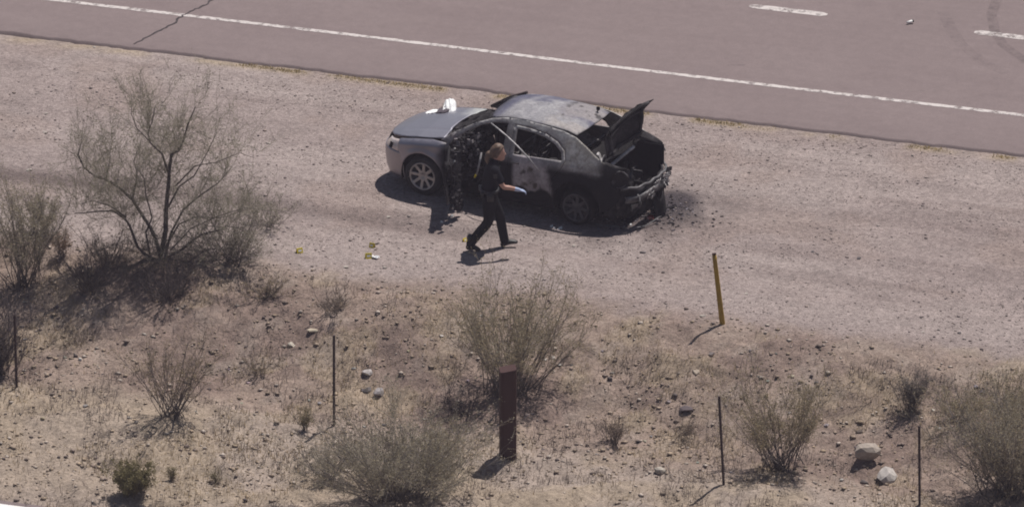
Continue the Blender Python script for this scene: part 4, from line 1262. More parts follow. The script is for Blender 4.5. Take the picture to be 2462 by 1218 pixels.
# added shapes: white for a bright reflection, dark for hood damage
def cloth(name, x, y, size, mat, label, cat, seed, hgt):
    R_ = random.Random(seed); ph = [R_.uniform(0, 6) for _ in range(4)]
    c0 = on_hood(x, y)
    mb = MB()
    def f(a, b):
        lx, ly = a * size[0] / 2, b * size[1] / 2
        z = float(hood_z(x + lx, y + ly)) + .012 + hgt * max(0, (1 - a * a) * (1 - b * b)) * (.6 + .4 * math.sin(a * 5 + ph[0]) * math.cos(b * 4 + ph[1])) + .006 * math.sin(a * 9 + ph[2])
        return tuple(car_pt(x + lx * (1 - .2 * b * b), y + ly * (1 - .15 * a * a), z) - c0)
    mb.grid(f, np.linspace(-1, 1, 14), np.linspace(-1, 1, 14))
    o = put(name, mb.mesh(name, True), mat, None, c0); solid(o, .006)
    return tag(o, label, cat)
cloth("reflection_sheet", 1.86, -.42, (.20, .26), M['white'], "added white shape for the bright reflection on the front edge of the car's hood", "paper", 4, .03)
cloth("damage_patch", 1.66, -.46, (.22, .34), plain("dark_grey_patch", (.085, .07, .085), .9, vary=.2), "added dark shape for the damage patch on the hood beside the white bag", "cloth", 6, .09)

# ------------------------------------------------------------------ litter and fallen fragments
def fragment(name, px, py, s, mat, label, cat, seed, group=None):
    R_ = random.Random(seed); b = spot(px, py)
    mb = MB(); pts = []
    for k in range(7):
        a = 2 * math.pi * k / 7; r = R_.uniform(.6, 1.0)
        pts.append((s[0] * r * math.cos(a), s[1] * r * math.sin(a)))
    vs = [(x, y, .0) for x, y in pts] + [(x * .8, y * .8, s[2] * R_.uniform(.6, 1.1)) for x, y in pts]
    mb.add(vs, [tuple(range(7))[::-1], tuple(range(7, 14))] + [(k, (k + 1) % 7, 7 + (k + 1) % 7, 7 + k) for k in range(7)])
    o = put(name, mb.mesh(name), mat, None, b, R_.uniform(0, 6)); return tag(o, label, cat, group)
fragment("lens_fragment", 1562, 526, (.10, .06, .05), M['redlens'], "broken red lamp fragment on the ground behind the car", "fragment", 3)
fragment("lamp_shard", 1580, 500, (.13, .07, .09), M['ashmetal'], "pale scorched shard leaning under the car's rear corner", "fragment", 5)
for i, (px, py, sz) in enumerate(((1326, 545, .04), (1333, 549, .03), (1348, 549, .045), (1342, 552, .025), (1516, 541, .03), (1087, 520, .05), (1062, 534, .035))):
    fragment("glass_chip", px, py, (sz, sz * .7, sz * .7), M['whiteplastic'], "small white fragment fallen on the ground below the burned sedan", "fragment", 40 + i, "white fragments below the sedan")
sp = road_pt(2187, 58)
lx, ly = xy(sp[0], -sp[1])
cup = thing("crushed_cup", "small crushed white cup lying on the asphalt between the lane dashes", "cup", (lx, ly, ROAD_Z + .002), .5)
mb = MB(); mb.tube([(-.05, 0, .035), (0, .01, .03), (.05, 0, .04)], [.018, .026, .029], 10, True, .8); put("cup_wall", mb.mesh("cup_wall", True), M['whiteplastic'], cup)
mb = MB(); mb.tube([(.05, 0, .04), (.062, 0, .042)], [.032, .032], 10, True, .8); put("cup_rim", mb.mesh("cup_rim", True), M['dark'], cup)
fragment("can_scrap", 2196, 50, (.05, .03, .03), M['dark'], "small black scrap on the asphalt next to the crushed cup", "litter", 60)

# ------------------------------------------------------------------ rocks
def rock_mesh(seed, flat=.7):
    bm = bmesh.new(); bmesh.ops.create_icosphere(bm, subdivisions=2, radius=1.0)
    r = np.random.default_rng(seed)
    planes = [(Vector(r.normal(size=3)).normalized(), r.uniform(.40, .74)) for _ in range(10)]
    for v in bm.verts:
        for nrm, d in planes:
            e = v.co.dot(nrm) - d
            if e > 0: v.co -= nrm * e * .98
        v.co.z *= flat
    me = bpy.data.meshes.new("rock"); bm.to_mesh(me); bm.free()
    co = mesh_co(me)
    n = .045 * (fbm(co[:, 0] * 4 + seed, co[:, 1] * 4 + co[:, 2] * 3, seed, 3) - .5) * 2
    co = co * (1 + n[:, None]); me.vertices.foreach_set("co", co.ravel()); me.update()
    return me
ROCKS = [rock_mesh(k, .62 + .06 * (k % 4)) for k in range(8)]
def rock(px, py, wpx, tone, label, k=0, group=None, squash=1.0, rot=None, name="rock"):
    b = spot(px, py, True)
    s = wpx / PXM / 1.05 / 2
    me = ROCKS[k % 8].copy(); set_tint(me, np.array(tone))
    co = mesh_co(me); co = co * np.array([s, s * .8, s * squash]); me.vertices.foreach_set("co", co.astype(np.float32).ravel()); me.update()
    o = put(name, me, M['stone'], None, (b.x, b.y, b.z + s * squash * .14), rot if rot is not None else (px * .37) % 6.28)
    o.data.materials.clear(); o.data.materials.append(M['stone'])
    return tag(o, label, "rock", group)
PALE = (.40, .355, .315); GREY = (.27, .245, .245); DARK = (.12, .105, .105); TAN = (.34, .27, .21)
rock(2082, 1098, 92, (.34, .29, .25), "large low pale boulder with a shaded underside on the dry slope", 5, None, 1.0, .4)
rock(2139, 1146, 78, (.42, .385, .36), "bright whitish boulder just below the large low one", 2, None, .9, 1.2)
rock(1588, 1134, 36, (.40, .36, .31), "small flat-topped pale stone block on bare ground", 3, None, 1.0, .3)
rock(879, 897, 44, (.36, .33, .32), "pale grey stone lowest of the slope's grey cluster", 4, None, .9)
rock(912, 866, 50, (.30, .275, .275), "broad grey stone topmost of the slope's grey cluster", 5, None, .9)
rock(884, 852, 30, DARK, "small dark stone touching the slope's grey cluster", 6)
rock(703, 809, 28, (.48, .43, .36), "rounded cream stone on the slope above the fence line", 7, None, .9)
rock(755, 783, 36, (.45, .39, .30), "cream stone half sunk in straw grass on the slope", 0, None, .6)
rock(193, 865, 17, (.52, .49, .46), "small white stone below the shadow of the big leafless tree", 1)
rock(1711, 849, 24, (.27, .23, .22), "round grey stone near the tip of the yellow post's shadow", 2)
rock(1676, 888, 30, (.36, .30, .24), "tan stone sunk in the slope below the yellow post", 3, None, .5)
rock(1645, 950, 48, (.10, .08, .085), "dark blocky stone among rubble on the slope", 4, None, .7)
rock(1466, 912, 24, (.09, .075, .075), "small dark stone behind the dry low shrub", 5, None, .7)
rock(2068, 984, 24, (.12, .095, .08), "small dark stone with a pale chip beside the two boulders", 6, None, .8)
rock(2080, 1136, 26, (.13, .11, .105), "dark stone wedged between the two pale boulders", 7, None, .9)
rock(2245, 977, 18, (.46, .42, .36), "small pale stone at the foot of the round grey shrub", 0, None, .6)
rock(1156, 759, 16, (.50, .46, .43), "white stone behind the twiggy shrub by the timber post", 1, None, .6)
rock(1060, 801, 16, (.50, .46, .43), "white stone out on the slope left bare of shrubs", 2, None, .6)
for i, (px, py, w) in enumerate(((1312, 864, 16), (1330, 860, 22), (1346, 864, 16))):
    rock(px, py, w, (.47, .43, .39), "pale flat stone in the short row behind the timber post's shrub", i, "row of pale flat stones", .4)
R = random.Random(77)
KIND = {PALE: "pale", GREY: "grey", DARK: "dark", TAN: "tan"}
SLOPE_MARKS = {(60, 880): "the rusty post before the dark thicket", (400, 720): "the foot of the large leafless tree", (412, 960): "the sparse brown fan-shaped shrub", (700, 790): "the cream stones", (890, 875): "the cluster of grey rocks", (803, 1010): "the slim fence post", (1080, 900): "the slender bare sapling", (1225, 880): "the shrub behind the brown post", (1230, 1090): "the thick brown post's foot", (980, 1120): "the broad grey-green bush", (1480, 1000): "the low dry brown shrub", (1700, 830): "the yellow post's shadow", (1645, 950): "the dark blocky stone", (1730, 1100): "the leaning rusty fence post", (1880, 1020): "the straw-coloured fan-shaped shrub", (2190, 940): "the round grey shrub", (2100, 1100): "the two pale boulders", (2430, 1050): "the large tangled bush", (1950, 860): "the bare crest below the gravel", (1330, 862): "the row of pale flat stones"}
SHOULDER_MARKS = {(500, 120): "the pavement edge", (390, 420): "the large tree's crown", (900, 610): "the pair of yellow evidence markers", (930, 430): "the burned sedan's front wheel", (1450, 600): "the burned sedan's rear shadow", (1740, 760): "the yellow marker post", (2250, 800): "the shoulder's crumbling edge", (2000, 600): "the bare open stretch behind the sedan"}
def nearby(px, py, marks):
    return marks[min(marks, key=lambda q: (q[0] - px) ** 2 + (2.5 * (q[1] - py)) ** 2)]
G_SL = "small stones scattered over the brown slope"
for i in range(90):
    px = R.uniform(20, 2440); py = R.uniform(690, 1010) + px * .085
    w = R.uniform(9, 18)
    base = R.choice([PALE, GREY, DARK, TAN, TAN, GREY, DARK])
    tone = tuple(c * R.uniform(.9, 1.08) for c in base)
    rock(px, min(py, 1200), w, tone, "small %s stone on the slope near %s" % (KIND[base], nearby(px, py, SLOPE_MARKS)), i, G_SL, R.uniform(.5, .9), None, "stone")
G_SH = "loose stones lying on the gravel shoulder"
fixed = [(350, 770 - 660), (645, 345), (600, 395), (790, 465), (933, 522), (112, 275), (107, 318), (69, 410), (227, 114), (1545, 607), (1955, 605), (2065, 622), (830, 642), (925, 645), (2220, 798), (2305, 800), (1795, 705), (1690, 760), (1380, 590)]
for i, (px, py) in enumerate(fixed):
    tone = DARK if (px in (1545, 1955, 2065, 2305)) else PALE
    rock(px, py, R.uniform(11, 20), tone, "loose %s stone lying on the gravel shoulder near %s" % (KIND[tone], nearby(px, py, SHOULDER_MARKS)), i, G_SH, .6, None, "stone")

# ------------------------------------------------------------------ gravel, rubble and straw: nobody could count these
rg = np.random.default_rng(99)
def scatter(n, accept):
    out = []
    while sum(len(o) for o in out) < n:
        p = np.stack([rg.uniform(-9.0, 9.0, n * 2), rg.uniform(-10.0, 8.0, n * 2)], -1)
        s, v = sv(p[:, 0], p[:, 1])
        k = accept(p[:, 0], p[:, 1], s, v)
        out.append(p[(rg.random(len(p)) < k) & (v > .06)])
    return np.concatenate(out)[:n]
OCT = np.array([(1, 0, 0), (0, 1, 0), (-1, 0, 0), (0, -1, 0), (0, 0, 1), (0, 0, -1)], float)
OCF = np.array([(0, 1, 4), (1, 2, 4), (2, 3, 4), (3, 0, 4), (1, 0, 5), (2, 1, 5), (3, 2, 5), (0, 3, 5)])
def pebbles(name, pts, size, tones, weights):
    n = len(pts)
    z = land_fine(pts[:, 0], pts[:, 1])
    s = size
    sc = s[:, None, None] * rg.uniform(.55, 1.15, (n, 6, 1)) * np.array([1, 1, .48])
    a = rg.uniform(0, 6.28, n); c, q = np.cos(a), np.sin(a)
    V = OCT[None] * sc
    X = V[..., 0] * c[:, None] - V[..., 1] * q[:, None]; Y = V[..., 0] * q[:, None] + V[..., 1] * c[:, None]
    V = np.stack([X + pts[:, :1], Y + pts[:, 1:2], V[..., 2] + (z + s * .18)[:, None]], -1)
    F = OCF[None] + (np.arange(n) * 6)[:, None, None]
    t = np.array(tones)[rg.choice(len(tones), n, p=weights)] * rg.uniform(.75, 1.25, (n, 1))
    return tag(put(name, mesh_np(name, V.reshape(-1, 3), F.reshape(-1, 3), np.repeat(t, 6, 0)), M['stone']), kind="stuff")
def on_shoulder(x, y, s, v):
    t = sstep(.3, -.4, v - crest_v(s))
    clump = sstep(.40, .66, fbm(s * .6, v * 2.0, 301, 3))
    edge = np.exp(-((v - crest_v(s) + .5) / .6) ** 2)
    return np.clip(t * (.12 + .88 * clump) + edge * .5, 0, 1)
P_ = scatter(15000, on_shoulder)
pebbles("gravel", P_, np.clip(rg.lognormal(-4.50, .46, len(P_)), .004, .04), [(.29, .235, .215), (.38, .325, .30), (.20, .162, .155), (.12, .10, .098), (.31, .245, .21)], [.44, .14, .22, .06, .14])
def on_bank(x, y, s, v):
    t = sstep(-.2, .5, v - crest_v(s))
    return t * (.2 + .8 * sstep(.38, .62, fbm(x * 1.2, y * 1.2, 303, 3)))
P_ = scatter(12500, on_bank)
pebbles("rubble", P_, np.clip(rg.lognormal(-4.10, .58, len(P_)), .005, .06), [(.32, .25, .19), (.44, .375, .32), (.22, .17, .145), (.13, .105, .10), (.38, .295, .21)], [.36, .26, .14, .04, .20])

def blades(name, pts, length, tones, weights, lean=.5, width=.006, per=1):
    n = len(pts)
    z = land_fine(pts[:, 0], pts[:, 1])
    a = rg.uniform(0, 6.28, n); l = length; ln = np.abs(rg.normal(0, lean, n))
    d = np.stack([np.cos(a) * np.sin(ln), np.sin(a) * np.sin(ln), np.cos(ln)], -1)
    side = np.stack([np.cos(a + 1.57), np.sin(a + 1.57), 0 * a], -1) * width
    b = np.concatenate([pts, z[:, None]], 1) - d * .01
    mid = b + d * (l * .55)[:, None]; tip = b + d * l[:, None] + np.stack([np.cos(a), np.sin(a), -.5 + 0 * a], -1) * (l * .18)[:, None]
    V = np.stack([b - side, b + side, mid + side * .7, mid - side * .7, tip], 1).reshape(-1, 3)
    o = (np.arange(n) * 5)[:, None]
    t = np.array(tones)[rg.choice(len(tones), n, p=weights)] * rg.uniform(.75, 1.2, (n, 1))
    me = mesh_np(name, V, [o + np.array([[0, 1, 2, 3]]), o + np.array([[3, 2, 4]])], np.repeat(t, 5, 0))
    return tag(put(name, me, M['twig']), kind="stuff")
def straw_where(x, y, s, v):
    t = sstep(.0, .8, v - crest_v(s))
    return t * sstep(.50, .66, fbm(x * 1.1 + 40, y * 1.1, 23, 4)) + .04 * t
P_ = scatter(19000, straw_where)
blades("dry_grass", P_, rg.uniform(.03, .13, len(P_)), [(.38, .295, .18), (.31, .24, .155), (.23, .185, .13)], [.5, .3, .2], .6, .0045)
def lip_where(x, y, s, v):
    return np.exp(-((v - .12) / .07) ** 2) * sstep(.45, .62, fbm(s * 1.2, v, 91, 3))
P_ = scatter(2500, lip_where)
blades("dry_grass", P_, rg.uniform(.02, .07, len(P_)), [(.38, .29, .13), (.30, .24, .13)], [.6, .4], .6, .005)

def twigs_where(x, y, s, v):
    t = sstep(.1, .9, v - crest_v(s))
    return t * sstep(.50, .66, fbm(x * 1.7 + 11, y * 1.7, 29, 3)) + .04 * t
P_ = scatter(16000, twigs_where)
blades("dead_twigs", P_, rg.uniform(.05, .20, len(P_)), [(.16, .13, .115), (.10, .082, .080), (.25, .205, .16)], [.45, .35, .20], 1.0, .004)["kind"] = "stuff"

# ------------------------------------------------------------------ shrubs and trees
class Plant:
    """grows branches level by level; thick ones become tubes, twigs and leaves thin blades"""
    def __init__(self, seed):
        self.r = np.random.default_rng(seed); self.tubes = MB(); self.tv = []; self.tc = []; self.lv = []; self.lc = []
    def curve(self, p, d, L, up, wob, n=5):
        pts = [np.array(p, float)]; d = np.array(d, float); d /= np.linalg.norm(d)
        for _ in range(n):
            d = d + np.array([0, 0, up / n]) + self.r.normal(0, wob, 3); d /= np.linalg.norm(d)
            pts.append(pts[-1] + d * L / n)
        return pts
    def stem(self, pts, r0, r1, seg=5):
        self.tubes.tube(pts, list(np.linspace(r0, r1, len(pts))), seg)
    def twig(self, pts, w, col):
        pts = np.array(pts); t = pts[-1] - pts[0]
        s = np.cross(t, self.r.normal(size=3)); s = s / (np.linalg.norm(s) + 1e-9)
        ww = np.linspace(w, w * .35, len(pts))[:, None] / 2
        a = pts - s * ww; b = pts + s * ww
        for i in range(len(pts) - 1):
            self.tv.append(np.stack([a[i], b[i], b[i + 1], a[i + 1]])); self.tc.append(col)
    def leaves(self, p, n, spread, size, cols):
        q = p + self.r.normal(0, spread, (n, 3))
        u = self.r.normal(size=(n, 3)); u /= np.linalg.norm(u, axis=1)[:, None]
        v = np.cross(u, self.r.normal(size=(n, 3))); v /= np.linalg.norm(v, axis=1)[:, None] + 1e-9
        s = size * self.r.uniform(.6, 1.4, (n, 1))
        self.lv.append(np.stack([q - u * s, q + v * s * .45, q + u * s, q - v * s * .45], 1))
        k = self.r.integers(len(cols), size=n)
        self.lc.append(np.array(cols)[k] * self.r.uniform(.7, 1.3, (n, 1)))
    def build(self, root, stem_name="trunk", crown_name="crown", mat=None):
        inv = np.array(root.location)
        if self.tubes.v:
            self.tubes.v = [tuple(np.array(p) - inv) for p in self.tubes.v]
            put(stem_name, self.tubes.mesh(stem_name, True), mat or M['bark'], root)
        V = []; C = []
        if self.tv: V.append(np.stack(self.tv)); C.append(np.array(self.tc))
        if self.lv: V.append(np.concatenate(self.lv)); C.append(np.concatenate(self.lc))
        if V:
            V = np.concatenate(V) - inv; C = np.concatenate(C)
            F = np.arange(len(V) * 4).reshape(-1, 4)
            o = put(crown_name, mesh_np(crown_name, V.reshape(-1, 3), F, np.repeat(C, 4, 0)), M['twig'], root)

def shrub(px, py, h, spread, stems, label, seed, tones, bark=(.14, .12, .105), fuzz=1.0, lean=0.0, leaf=.013, nleaf=3, bare=.30, wob=.09, sub=7, twigs=6, name="desert_shrub", cat="shrub", depth=.8, tw=.0065):
    """many thin stems fanning out of one foot, wispy at the ends"""
    b = spot(px, py); b.z -= .02
    root = thing(name, label, cat, b)
    p = Plant(seed); r = p.r
    for i in range(stems):
        a = r.uniform(0, 2 * math.pi); t = spread / h * (r.uniform(0, 1) ** .6) * 1.05
        d = np.array([math.cos(a) * t + lean, math.sin(a) * t * depth, 1.0])
        L = h * r.uniform(.50, 1.05) * math.sqrt(1 + .55 * t * t)
        o = np.array(b) + np.array([r.normal(0, .11 * spread), r.normal(0, .08 * spread), 0])
        c = p.curve(o, d, L, .12, wob, 6)
        p.stem(c, .0075 * (h / 1.2) ** .5 * r.uniform(.6, 1.3), .0022, 4)
        for j in range(sub):
            f = bare + (1 - bare) * r.uniform(0, 1) ** .8; k = min(int(f * 6), 5); q = c[k] + (c[k + 1] - c[k]) * (f * 6 - k)
            tan = (c[k + 1] - c[k]); tan /= np.linalg.norm(tan)
            d2 = tan + r.normal(0, .42, 3) + np.array([0, 0, .12])
            c2 = p.curve(q, d2, L * r.uniform(.16, .40) * fuzz, .15, .14, 4)
            p.twig(c2, tw, np.array(bark) * r.uniform(1.0, 1.9))
            for m_ in range(twigs):
                g = r.uniform(.2, 1.0); k2 = min(int(g * 4), 3); q2 = c2[k2] + (c2[k2 + 1] - c2[k2]) * (g * 4 - k2)
                tn = c2[k2 + 1] - c2[k2]; tn /= np.linalg.norm(tn)
                c3 = p.curve(q2, tn + r.normal(0, .45, 3), L * r.uniform(.05, .15) * fuzz, .12, .12, 2)
                p.twig(c3, tw * .65, np.array(tones[r.integers(len(tones))]) * r.uniform(.7, 1.25))
                if nleaf: p.leaves(c3[-1], nleaf, .020, leaf, tones)
    p.build(root, "stem", "foliage", M['stem'])
    return root

OLIVE = [(.340, .292, .200), (.275, .238, .165), (.380, .325, .225)]
STRAW = [(.37, .295, .180), (.30, .245, .155), (.24, .198, .135)]
GREYG = [(.340, .304, .246), (.275, .248, .206), (.385, .345, .278)]
GREEN = [(.210, .182, .088), (.165, .145, .072), (.250, .214, .112)]
BROWN = [(.235, .185, .145), (.185, .145, .120), (.285, .228, .172)]
DEAD_SHADE = [(.110, .092, .092), (.145, .122, .115), (.085, .070, .074)]  # dead-twig tones, also used as painted shade under tree and bush

# the leafless, many-limbed tree
def big_tree():
    b = spot(388, 622); root = thing("palo_verde_tree", "large wispy half-leafless tree with forking dark limbs beside the shoulder", "tree", b)
    p = Plant(1234); r = p.r
    limbs = [
        ([(388, 625), (398, 560), (402, 500), (405, 440), (408, 415), (416, 375), (428, 362), (440, 335), (450, 300), (470, 255)], .050, .0, .2),
        ([(405, 420), (400, 385), (392, 370), (362, 340), (356, 318), (362, 290), (372, 255)], .026, .0, -.3),
        ([(385, 620), (372, 575), (355, 545), (330, 500), (318, 478), (290, 455), (255, 432), (225, 425), (200, 402), (191, 372), (195, 345)], .042, .0, .35),
        ([(320, 480), (326, 445), (330, 415), (324, 390), (335, 350)], .020, .35, .5),
        ([(256, 433), (260, 400), (264, 378), (262, 345)], .016, .3, .4),
        ([(376, 622), (345, 610), (328, 590), (310, 540), (300, 522), (270, 508), (235, 507), (205, 512), (180, 512)], .034, .0, -.35),
        ([(300, 522), (262, 495), (225, 485), (195, 492)], .016, -.3, -.4),
        ([(392, 620), (410, 560), (440, 505), (480, 470), (520, 440), (560, 400)], .028, .0, .5),
        ([(395, 622), (440, 600), (465, 575), (490, 563), (525, 552), (545, 543), (575, 545)], .028, .0, -.25),
        ([(400, 625), (450, 625), (490, 605), (520, 600), (545, 604)], .020, .0, -.55),
        ([(360, 612), (350, 560), (362, 520), (352, 470), (345, 430), (330, 400)], .022, .1, -.5),
        ([(398, 600), (430, 540), (470, 520), (530, 520), (600, 500)], .022, .0, .6),
        ([(405, 500), (430, 450), (470, 420), (500, 370), (520, 320)], .02, .1, .4),
        ([(410, 600), (460, 550), (520, 520), (590, 500), (660, 510)], .016, -.1, .3),
        ([(420, 450), (470, 400), (520, 390), (575, 370), (610, 380)], .013, .1, -.4),
        ([(360, 340), (330, 310), (315, 270), (318, 225)], .012, -.3, -.4),
    ]
    curves = []
    for pts, r0, dep0, dep1 in limbs:
        c = []
        for i, q in enumerate(pts):
            w = upright(q[0], q[1], b.y + lerp(dep0, dep1, i / (len(pts) - 1)))
            c.append(np.array(w) + r.normal(0, .012, 3))
        p.stem(c, r0 * .8, r0 * .2, 6); curves.append((c, r0))
    tone = [(.300, .270, .215), (.245, .222, .180), (.340, .305, .240), (.280, .265, .180)]
    for c, r0 in curves:
        n = len(c) - 1
        for j in range(int((44 if r0 > .025 else 26) * (n / 6))):
            f = r.uniform(.25, 1.0) * n; k = min(int(f), n - 1); q = c[k] + (c[k + 1] - c[k]) * (f - k)
            d = r.normal(0, .55, 3) + np.array([0, 0, .75])
            c2 = p.curve(q, d, r.uniform(.25, .95), .1, .14, 5)
            p.twig(c2, .006, np.array(tone[r.integers(4)]) * r.uniform(.6, 1.1))
            for m_ in range(12):
                g = r.uniform(.15, 1.0) * 5; k2 = min(int(g), 4); q2 = c2[k2] + (c2[k2 + 1] - c2[k2]) * (g - k2)
                tn = c2[k2 + 1] - c2[k2]; tn /= np.linalg.norm(tn)
                c3 = p.curve(q2, tn * .9 + r.normal(0, .5, 3), r.uniform(.10, .34), .15, .12, 3)
                p.twig(c3, .0052, np.array(tone[r.integers(4)]) * r.uniform(.75, 1.2))
                if r.random() < .6: p.leaves(c3[-1], 3, .03, .011, tone)
                c4 = p.curve(c3[1], r.normal(0, .6, 3) + np.array([0, 0, .6]), r.uniform(.06, .18), .1, .1, 2)
                p.twig(c4, .0045, np.array(tone[r.integers(4)]) * r.uniform(.75, 1.2))
    # dense low skirt of dead twigs round the foot
    for j in range(190):
        a = r.uniform(0, 6.28); q = np.array(b) + np.array([math.cos(a) * r.uniform(.1, .95) - .1, math.sin(a) * r.uniform(.05, .55) - .1, 0])
        q[2] = float(land_fine(q[0], q[1])) + r.uniform(.0, .35)
        c2 = p.curve(q, r.normal(0, .8, 3) + np.array([0, 0, .25]), r.uniform(.3, .8), -.3, .16, 5)
        p.twig(c2, .008, np.array((.10, .085, .080)) * r.uniform(.7, 1.4))
        for m_ in range(8):
            g = r.uniform(.1, 1.0) * 5; k2 = min(int(g), 4); q2 = c2[k2]
            c3 = p.curve(q2, r.normal(0, .7, 3) + np.array([0, 0, .2]), r.uniform(.08, .25), -.1, .15, 2)
            p.twig(c3, .0055, np.array(tone[r.integers(3)]) * r.uniform(.5, 1.0))
    p.build(root, "trunk", "crown")
    # pale bark-stripped hanging branches
    mb = MB()
    for path in ([(395, 632), (402, 612), (412, 602), (422, 604)], [(418, 602), (424, 610), (426, 628), (422, 650), (424, 672)], [(395, 606), (388, 622), (380, 640)]):
        mb.tube([tuple(upright(q[0], q[1], b.y - .55) - b) for q in path], .007, 5)
    put("stripped_branch", mb.mesh("stripped_branch", True), plain("bleached_wood", (.34, .29, .22), .8), root)
    return root
big_tree()
shrub(215, 705, .65, .55, 26, "bare thicket darkened for shade, crowding the foot of the large leafless tree", 41, DEAD_SHADE, (.085, .07, .07), 1.1, nleaf=0, bare=.05, sub=9, twigs=8, tw=.009)  # low branches whose dark tone also paints in the tree's shadow
shrub(400, 720, .55, .75, 30, "low dark twiggy thicket in the large tree's shade", 42, DEAD_SHADE, (.08, .066, .068), 1.1, nleaf=0, bare=.05, sub=9, twigs=8, tw=.009)  # dense branches, coloured dark to deepen the shade below the tree
shrub(60, 690, 1.45, .85, 40, "tall olive-brown shrub growing beside the large leafless tree", 43, GREYG + OLIVE, (.13, .11, .095), 1.0, nleaf=3, bare=.25, sub=9, twigs=6)
shrub(-60, 640, 1.5, .85, 30, "olive shrub half hidden behind the tall olive-brown one", 44, OLIVE, (.13, .11, .095), 1.0, nleaf=3, bare=.25, sub=8, twigs=6)
shrub(0, 895, 1.0, .60, 40, "dark tangled dead thicket behind the rusty post", 45, DEAD_SHADE, (.07, .058, .062), 1.2, nleaf=0, bare=.05, sub=10, twigs=8, tw=.010)
shrub(412, 995, 1.10, .85, 44, "sparse brown fan-shaped shrub with dark stem base on the lower slope", 46, BROWN + STRAW, (.115, .095, .085), .85, nleaf=2, bare=.35, sub=7, twigs=5, wob=.06)
shrub(318, 1188, .40, .34, 60, "rounded dense olive-green tuft on the flat bare ground", 47, GREEN, (.12, .105, .06), 1.0, nleaf=5, bare=.1, sub=6, twigs=6, leaf=.016, name="green_tuft")
shrub(413, 1154, .19, .08, 16, "tiny upright olive sprout beside the dense green tuft", 48, GREEN, (.12, .105, .06), 1.0, nleaf=3, bare=.2, sub=4, twigs=4, leaf=.009, name="green_tuft", tw=.005)
shrub(520, 1147, .18, .10, 12, "tiny spreading olive sprout alone on bare gravel", 49, GREEN, (.12, .105, .06), 1.0, nleaf=2, bare=.2, sub=4, twigs=4, leaf=.009, name="green_tuft", tw=.005)
shrub(732, 1034, .30, .18, 16, "small straw-brown tuft beside the slim fence post", 50, STRAW + GREEN, (.14, .115, .08), 1.0, nleaf=3, bare=.2, sub=5, twigs=4, leaf=.011, name="green_tuft", tw=.006)
shrub(1228, 935, 1.45, 1.55, 90, "big wispy creosote shrub behind the thick brown post", 51, OLIVE + STRAW[:2] + GREYG[:1], (.135, .115, .098), .85, nleaf=3, bare=.35, sub=9, twigs=6, wob=.07)
shrub(1250, 790, 1.0, .32, 7, "few tall bare sprigs rising above the big wispy shrub", 52, OLIVE, (.14, .12, .10), .5, nleaf=3, bare=.5, sub=6, twigs=4, wob=.04)
shrub(1072, 960, .70, .28, 6, "slender bare sapling between the grey rocks and the brown post", 53, BROWN, (.13, .10, .085), .8, nleaf=1, bare=.45, sub=6, twigs=4)
shrub(965, 1200, 1.10, 1.9, 140, "broad grey-green bush with a dark heart in front of the brown post", 54, GREYG + OLIVE, (.125, .112, .105), .9, nleaf=3, bare=.20, sub=10, twigs=6, wob=.09)
shrub(790, 1150, .50, .60, 34, "low grey brush joining the broad grey-green bush", 55, GREYG, (.14, .125, .115), 1.0, nleaf=2, bare=.2, sub=7, twigs=5)
shrub(1878, 1124, 1.20, 1.05, 62, "straw-coloured fan-shaped shrub with bare stems at its base", 56, STRAW + OLIVE[:2], (.125, .102, .088), .75, nleaf=3, bare=.42, sub=8, twigs=6, wob=.05)
shrub(2192, 975, .58, .34, 50, "round grey shrub on the slope above the pale boulders", 57, [(.20, .175, .155), (.155, .138, .128)], (.12, .105, .098), .8, nleaf=1, bare=.2, sub=7, twigs=6, wob=.05)
shrub(2430, 1190, 1.5, 1.55, 100, "large tangled grey-olive bush at the slope's end with a dark purple-grey heart", 58, GREYG + OLIVE + STRAW[:1], (.11, .097, .095), 1.0, nleaf=3, bare=.15, sub=10, twigs=6, wob=.09)
shrub(2440, 985, .85, .85, 40, "straw and olive shrub above the large tangled bush", 59, STRAW + OLIVE, (.14, .12, .10), .9, nleaf=3, bare=.2, sub=8, twigs=5)
shrub(1478, 1065, .42, .36, 26, "low dry brown shrub on the slope's bare middle", 60, BROWN, (.11, .09, .085), .9, nleaf=1, bare=.2, sub=6, twigs=5)
shrub(800, 745, .32, .60, 26, "low dry brown brush at the crest of the bank", 61, BROWN, (.12, .10, .095), 1.0, nleaf=1, bare=.1, sub=6, twigs=5)
shrub(640, 690, .32, .55, 26, "low straw brush on the bank between tree and shoulder", 62, BROWN + STRAW, (.13, .11, .10), 1.0, nleaf=1, bare=.1, sub=6, twigs=5)
shrub(150, 620, .50, .30, 18, "rust-brown dry weed beside the tall olive-brown shrub", 63, [(.27, .185, .125), (.23, .165, .115)], (.16, .12, .10), 1.0, nleaf=2, bare=.2, sub=6, twigs=5)
shrub(100, 560, .75, .60, 30, "loose pale olive brush behind the tall olive-brown shrub", 64, OLIVE + GREYG, (.14, .12, .10), 1.0, nleaf=3, bare=.15, sub=7, twigs=6)
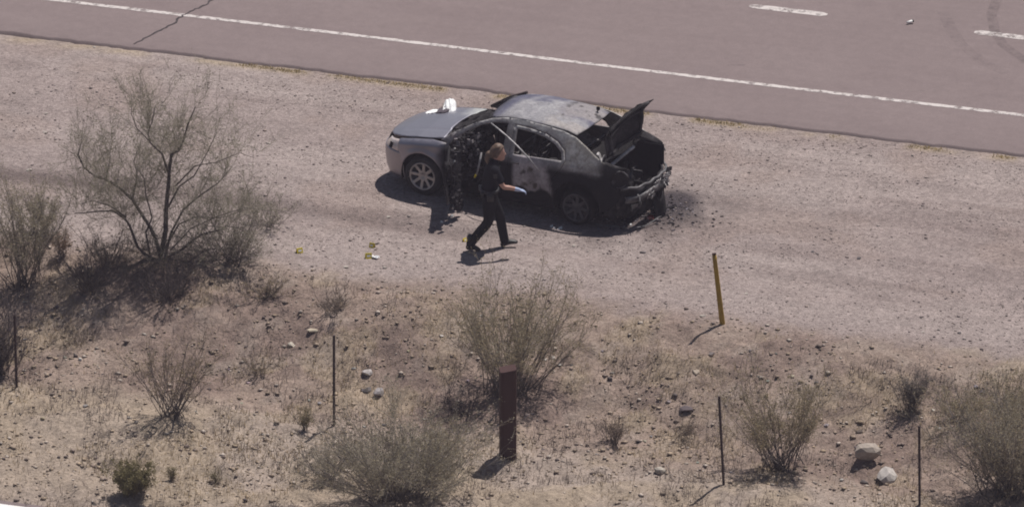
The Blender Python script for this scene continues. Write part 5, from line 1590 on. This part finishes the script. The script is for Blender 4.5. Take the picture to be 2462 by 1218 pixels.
shrub(250, 640, .55, .60, 26, "pale brush between the large tree and the olive-brown shrub", 65, GREYG + BROWN, (.14, .12, .105), 1.0, nleaf=2, bare=.15, sub=7, twigs=5)
shrub(1640, 990, .22, .45, 18, "flat dry brown mat of twigs near the dark blocky stone", 66, BROWN, (.12, .10, .09), 1.0, nleaf=1, bare=.1, sub=5, twigs=4)
shrub(620, 900, .22, .40, 16, "flat sparse straw weed beside the cream stones", 67, STRAW + BROWN, (.14, .115, .09), 1.0, nleaf=1, bare=.1, sub=5, twigs=4)
shrub(2300, 1010, .45, .60, 26, "pale olive weed between the round grey shrub and the tangled bush", 68, OLIVE + STRAW, (.14, .12, .09), 1.0, nleaf=3, bare=.15, sub=6, twigs=5)
shrub(560, 625, .70, 1.25, 60, "pale wispy brush spreading low from the large tree over the shoulder", 69, GREYG, (.15, .13, .115), .9, nleaf=2, bare=.15, sub=8, twigs=6, wob=.10, tw=.005)
shrub(640, 545, .45, .75, 24, "faint thin weed alone on the gravel past the large tree", 70, GREYG, (.16, .14, .125), .9, nleaf=2, bare=.15, sub=7, twigs=5, tw=.0045)
shrub(1062, 1110, .45, .55, 28, "olive spray of twigs beside the thick brown post, behind the broad bush", 71, OLIVE + STRAW[:1], (.15, .13, .105), .9, nleaf=3, bare=.2, sub=7, twigs=6)
shrub(1120, 985, .30, .60, 26, "dark matted dead twigs in the shade beside the brown post", 72, DEAD_SHADE, (.08, .066, .07), 1.1, nleaf=0, bare=.05, sub=8, twigs=7, tw=.009)  # made-up mat: its dark colour stands in for a cast shadow

# ------------------------------------------------------------------ thin mauve haze box, added to lift the blacks
hm, nt, N, L, P = new_mat("mauve_haze")
N.remove(P)
pv = N.new("ShaderNodeVolumePrincipled")
pv.inputs["Color"].default_value = (0.86, 0.76, 0.92, 1)
pv.inputs["Density"].default_value = 0.00042
pv.inputs["Anisotropy"].default_value = 0.0
L.new(pv.outputs[0], N["Material Output"].inputs["Volume"])
mb = MB(); mb.box((0, 0, 20.0), (1100, 1100, 46.0))
tag(put("haze", mb.mesh("haze"), hm), kind="stuff")
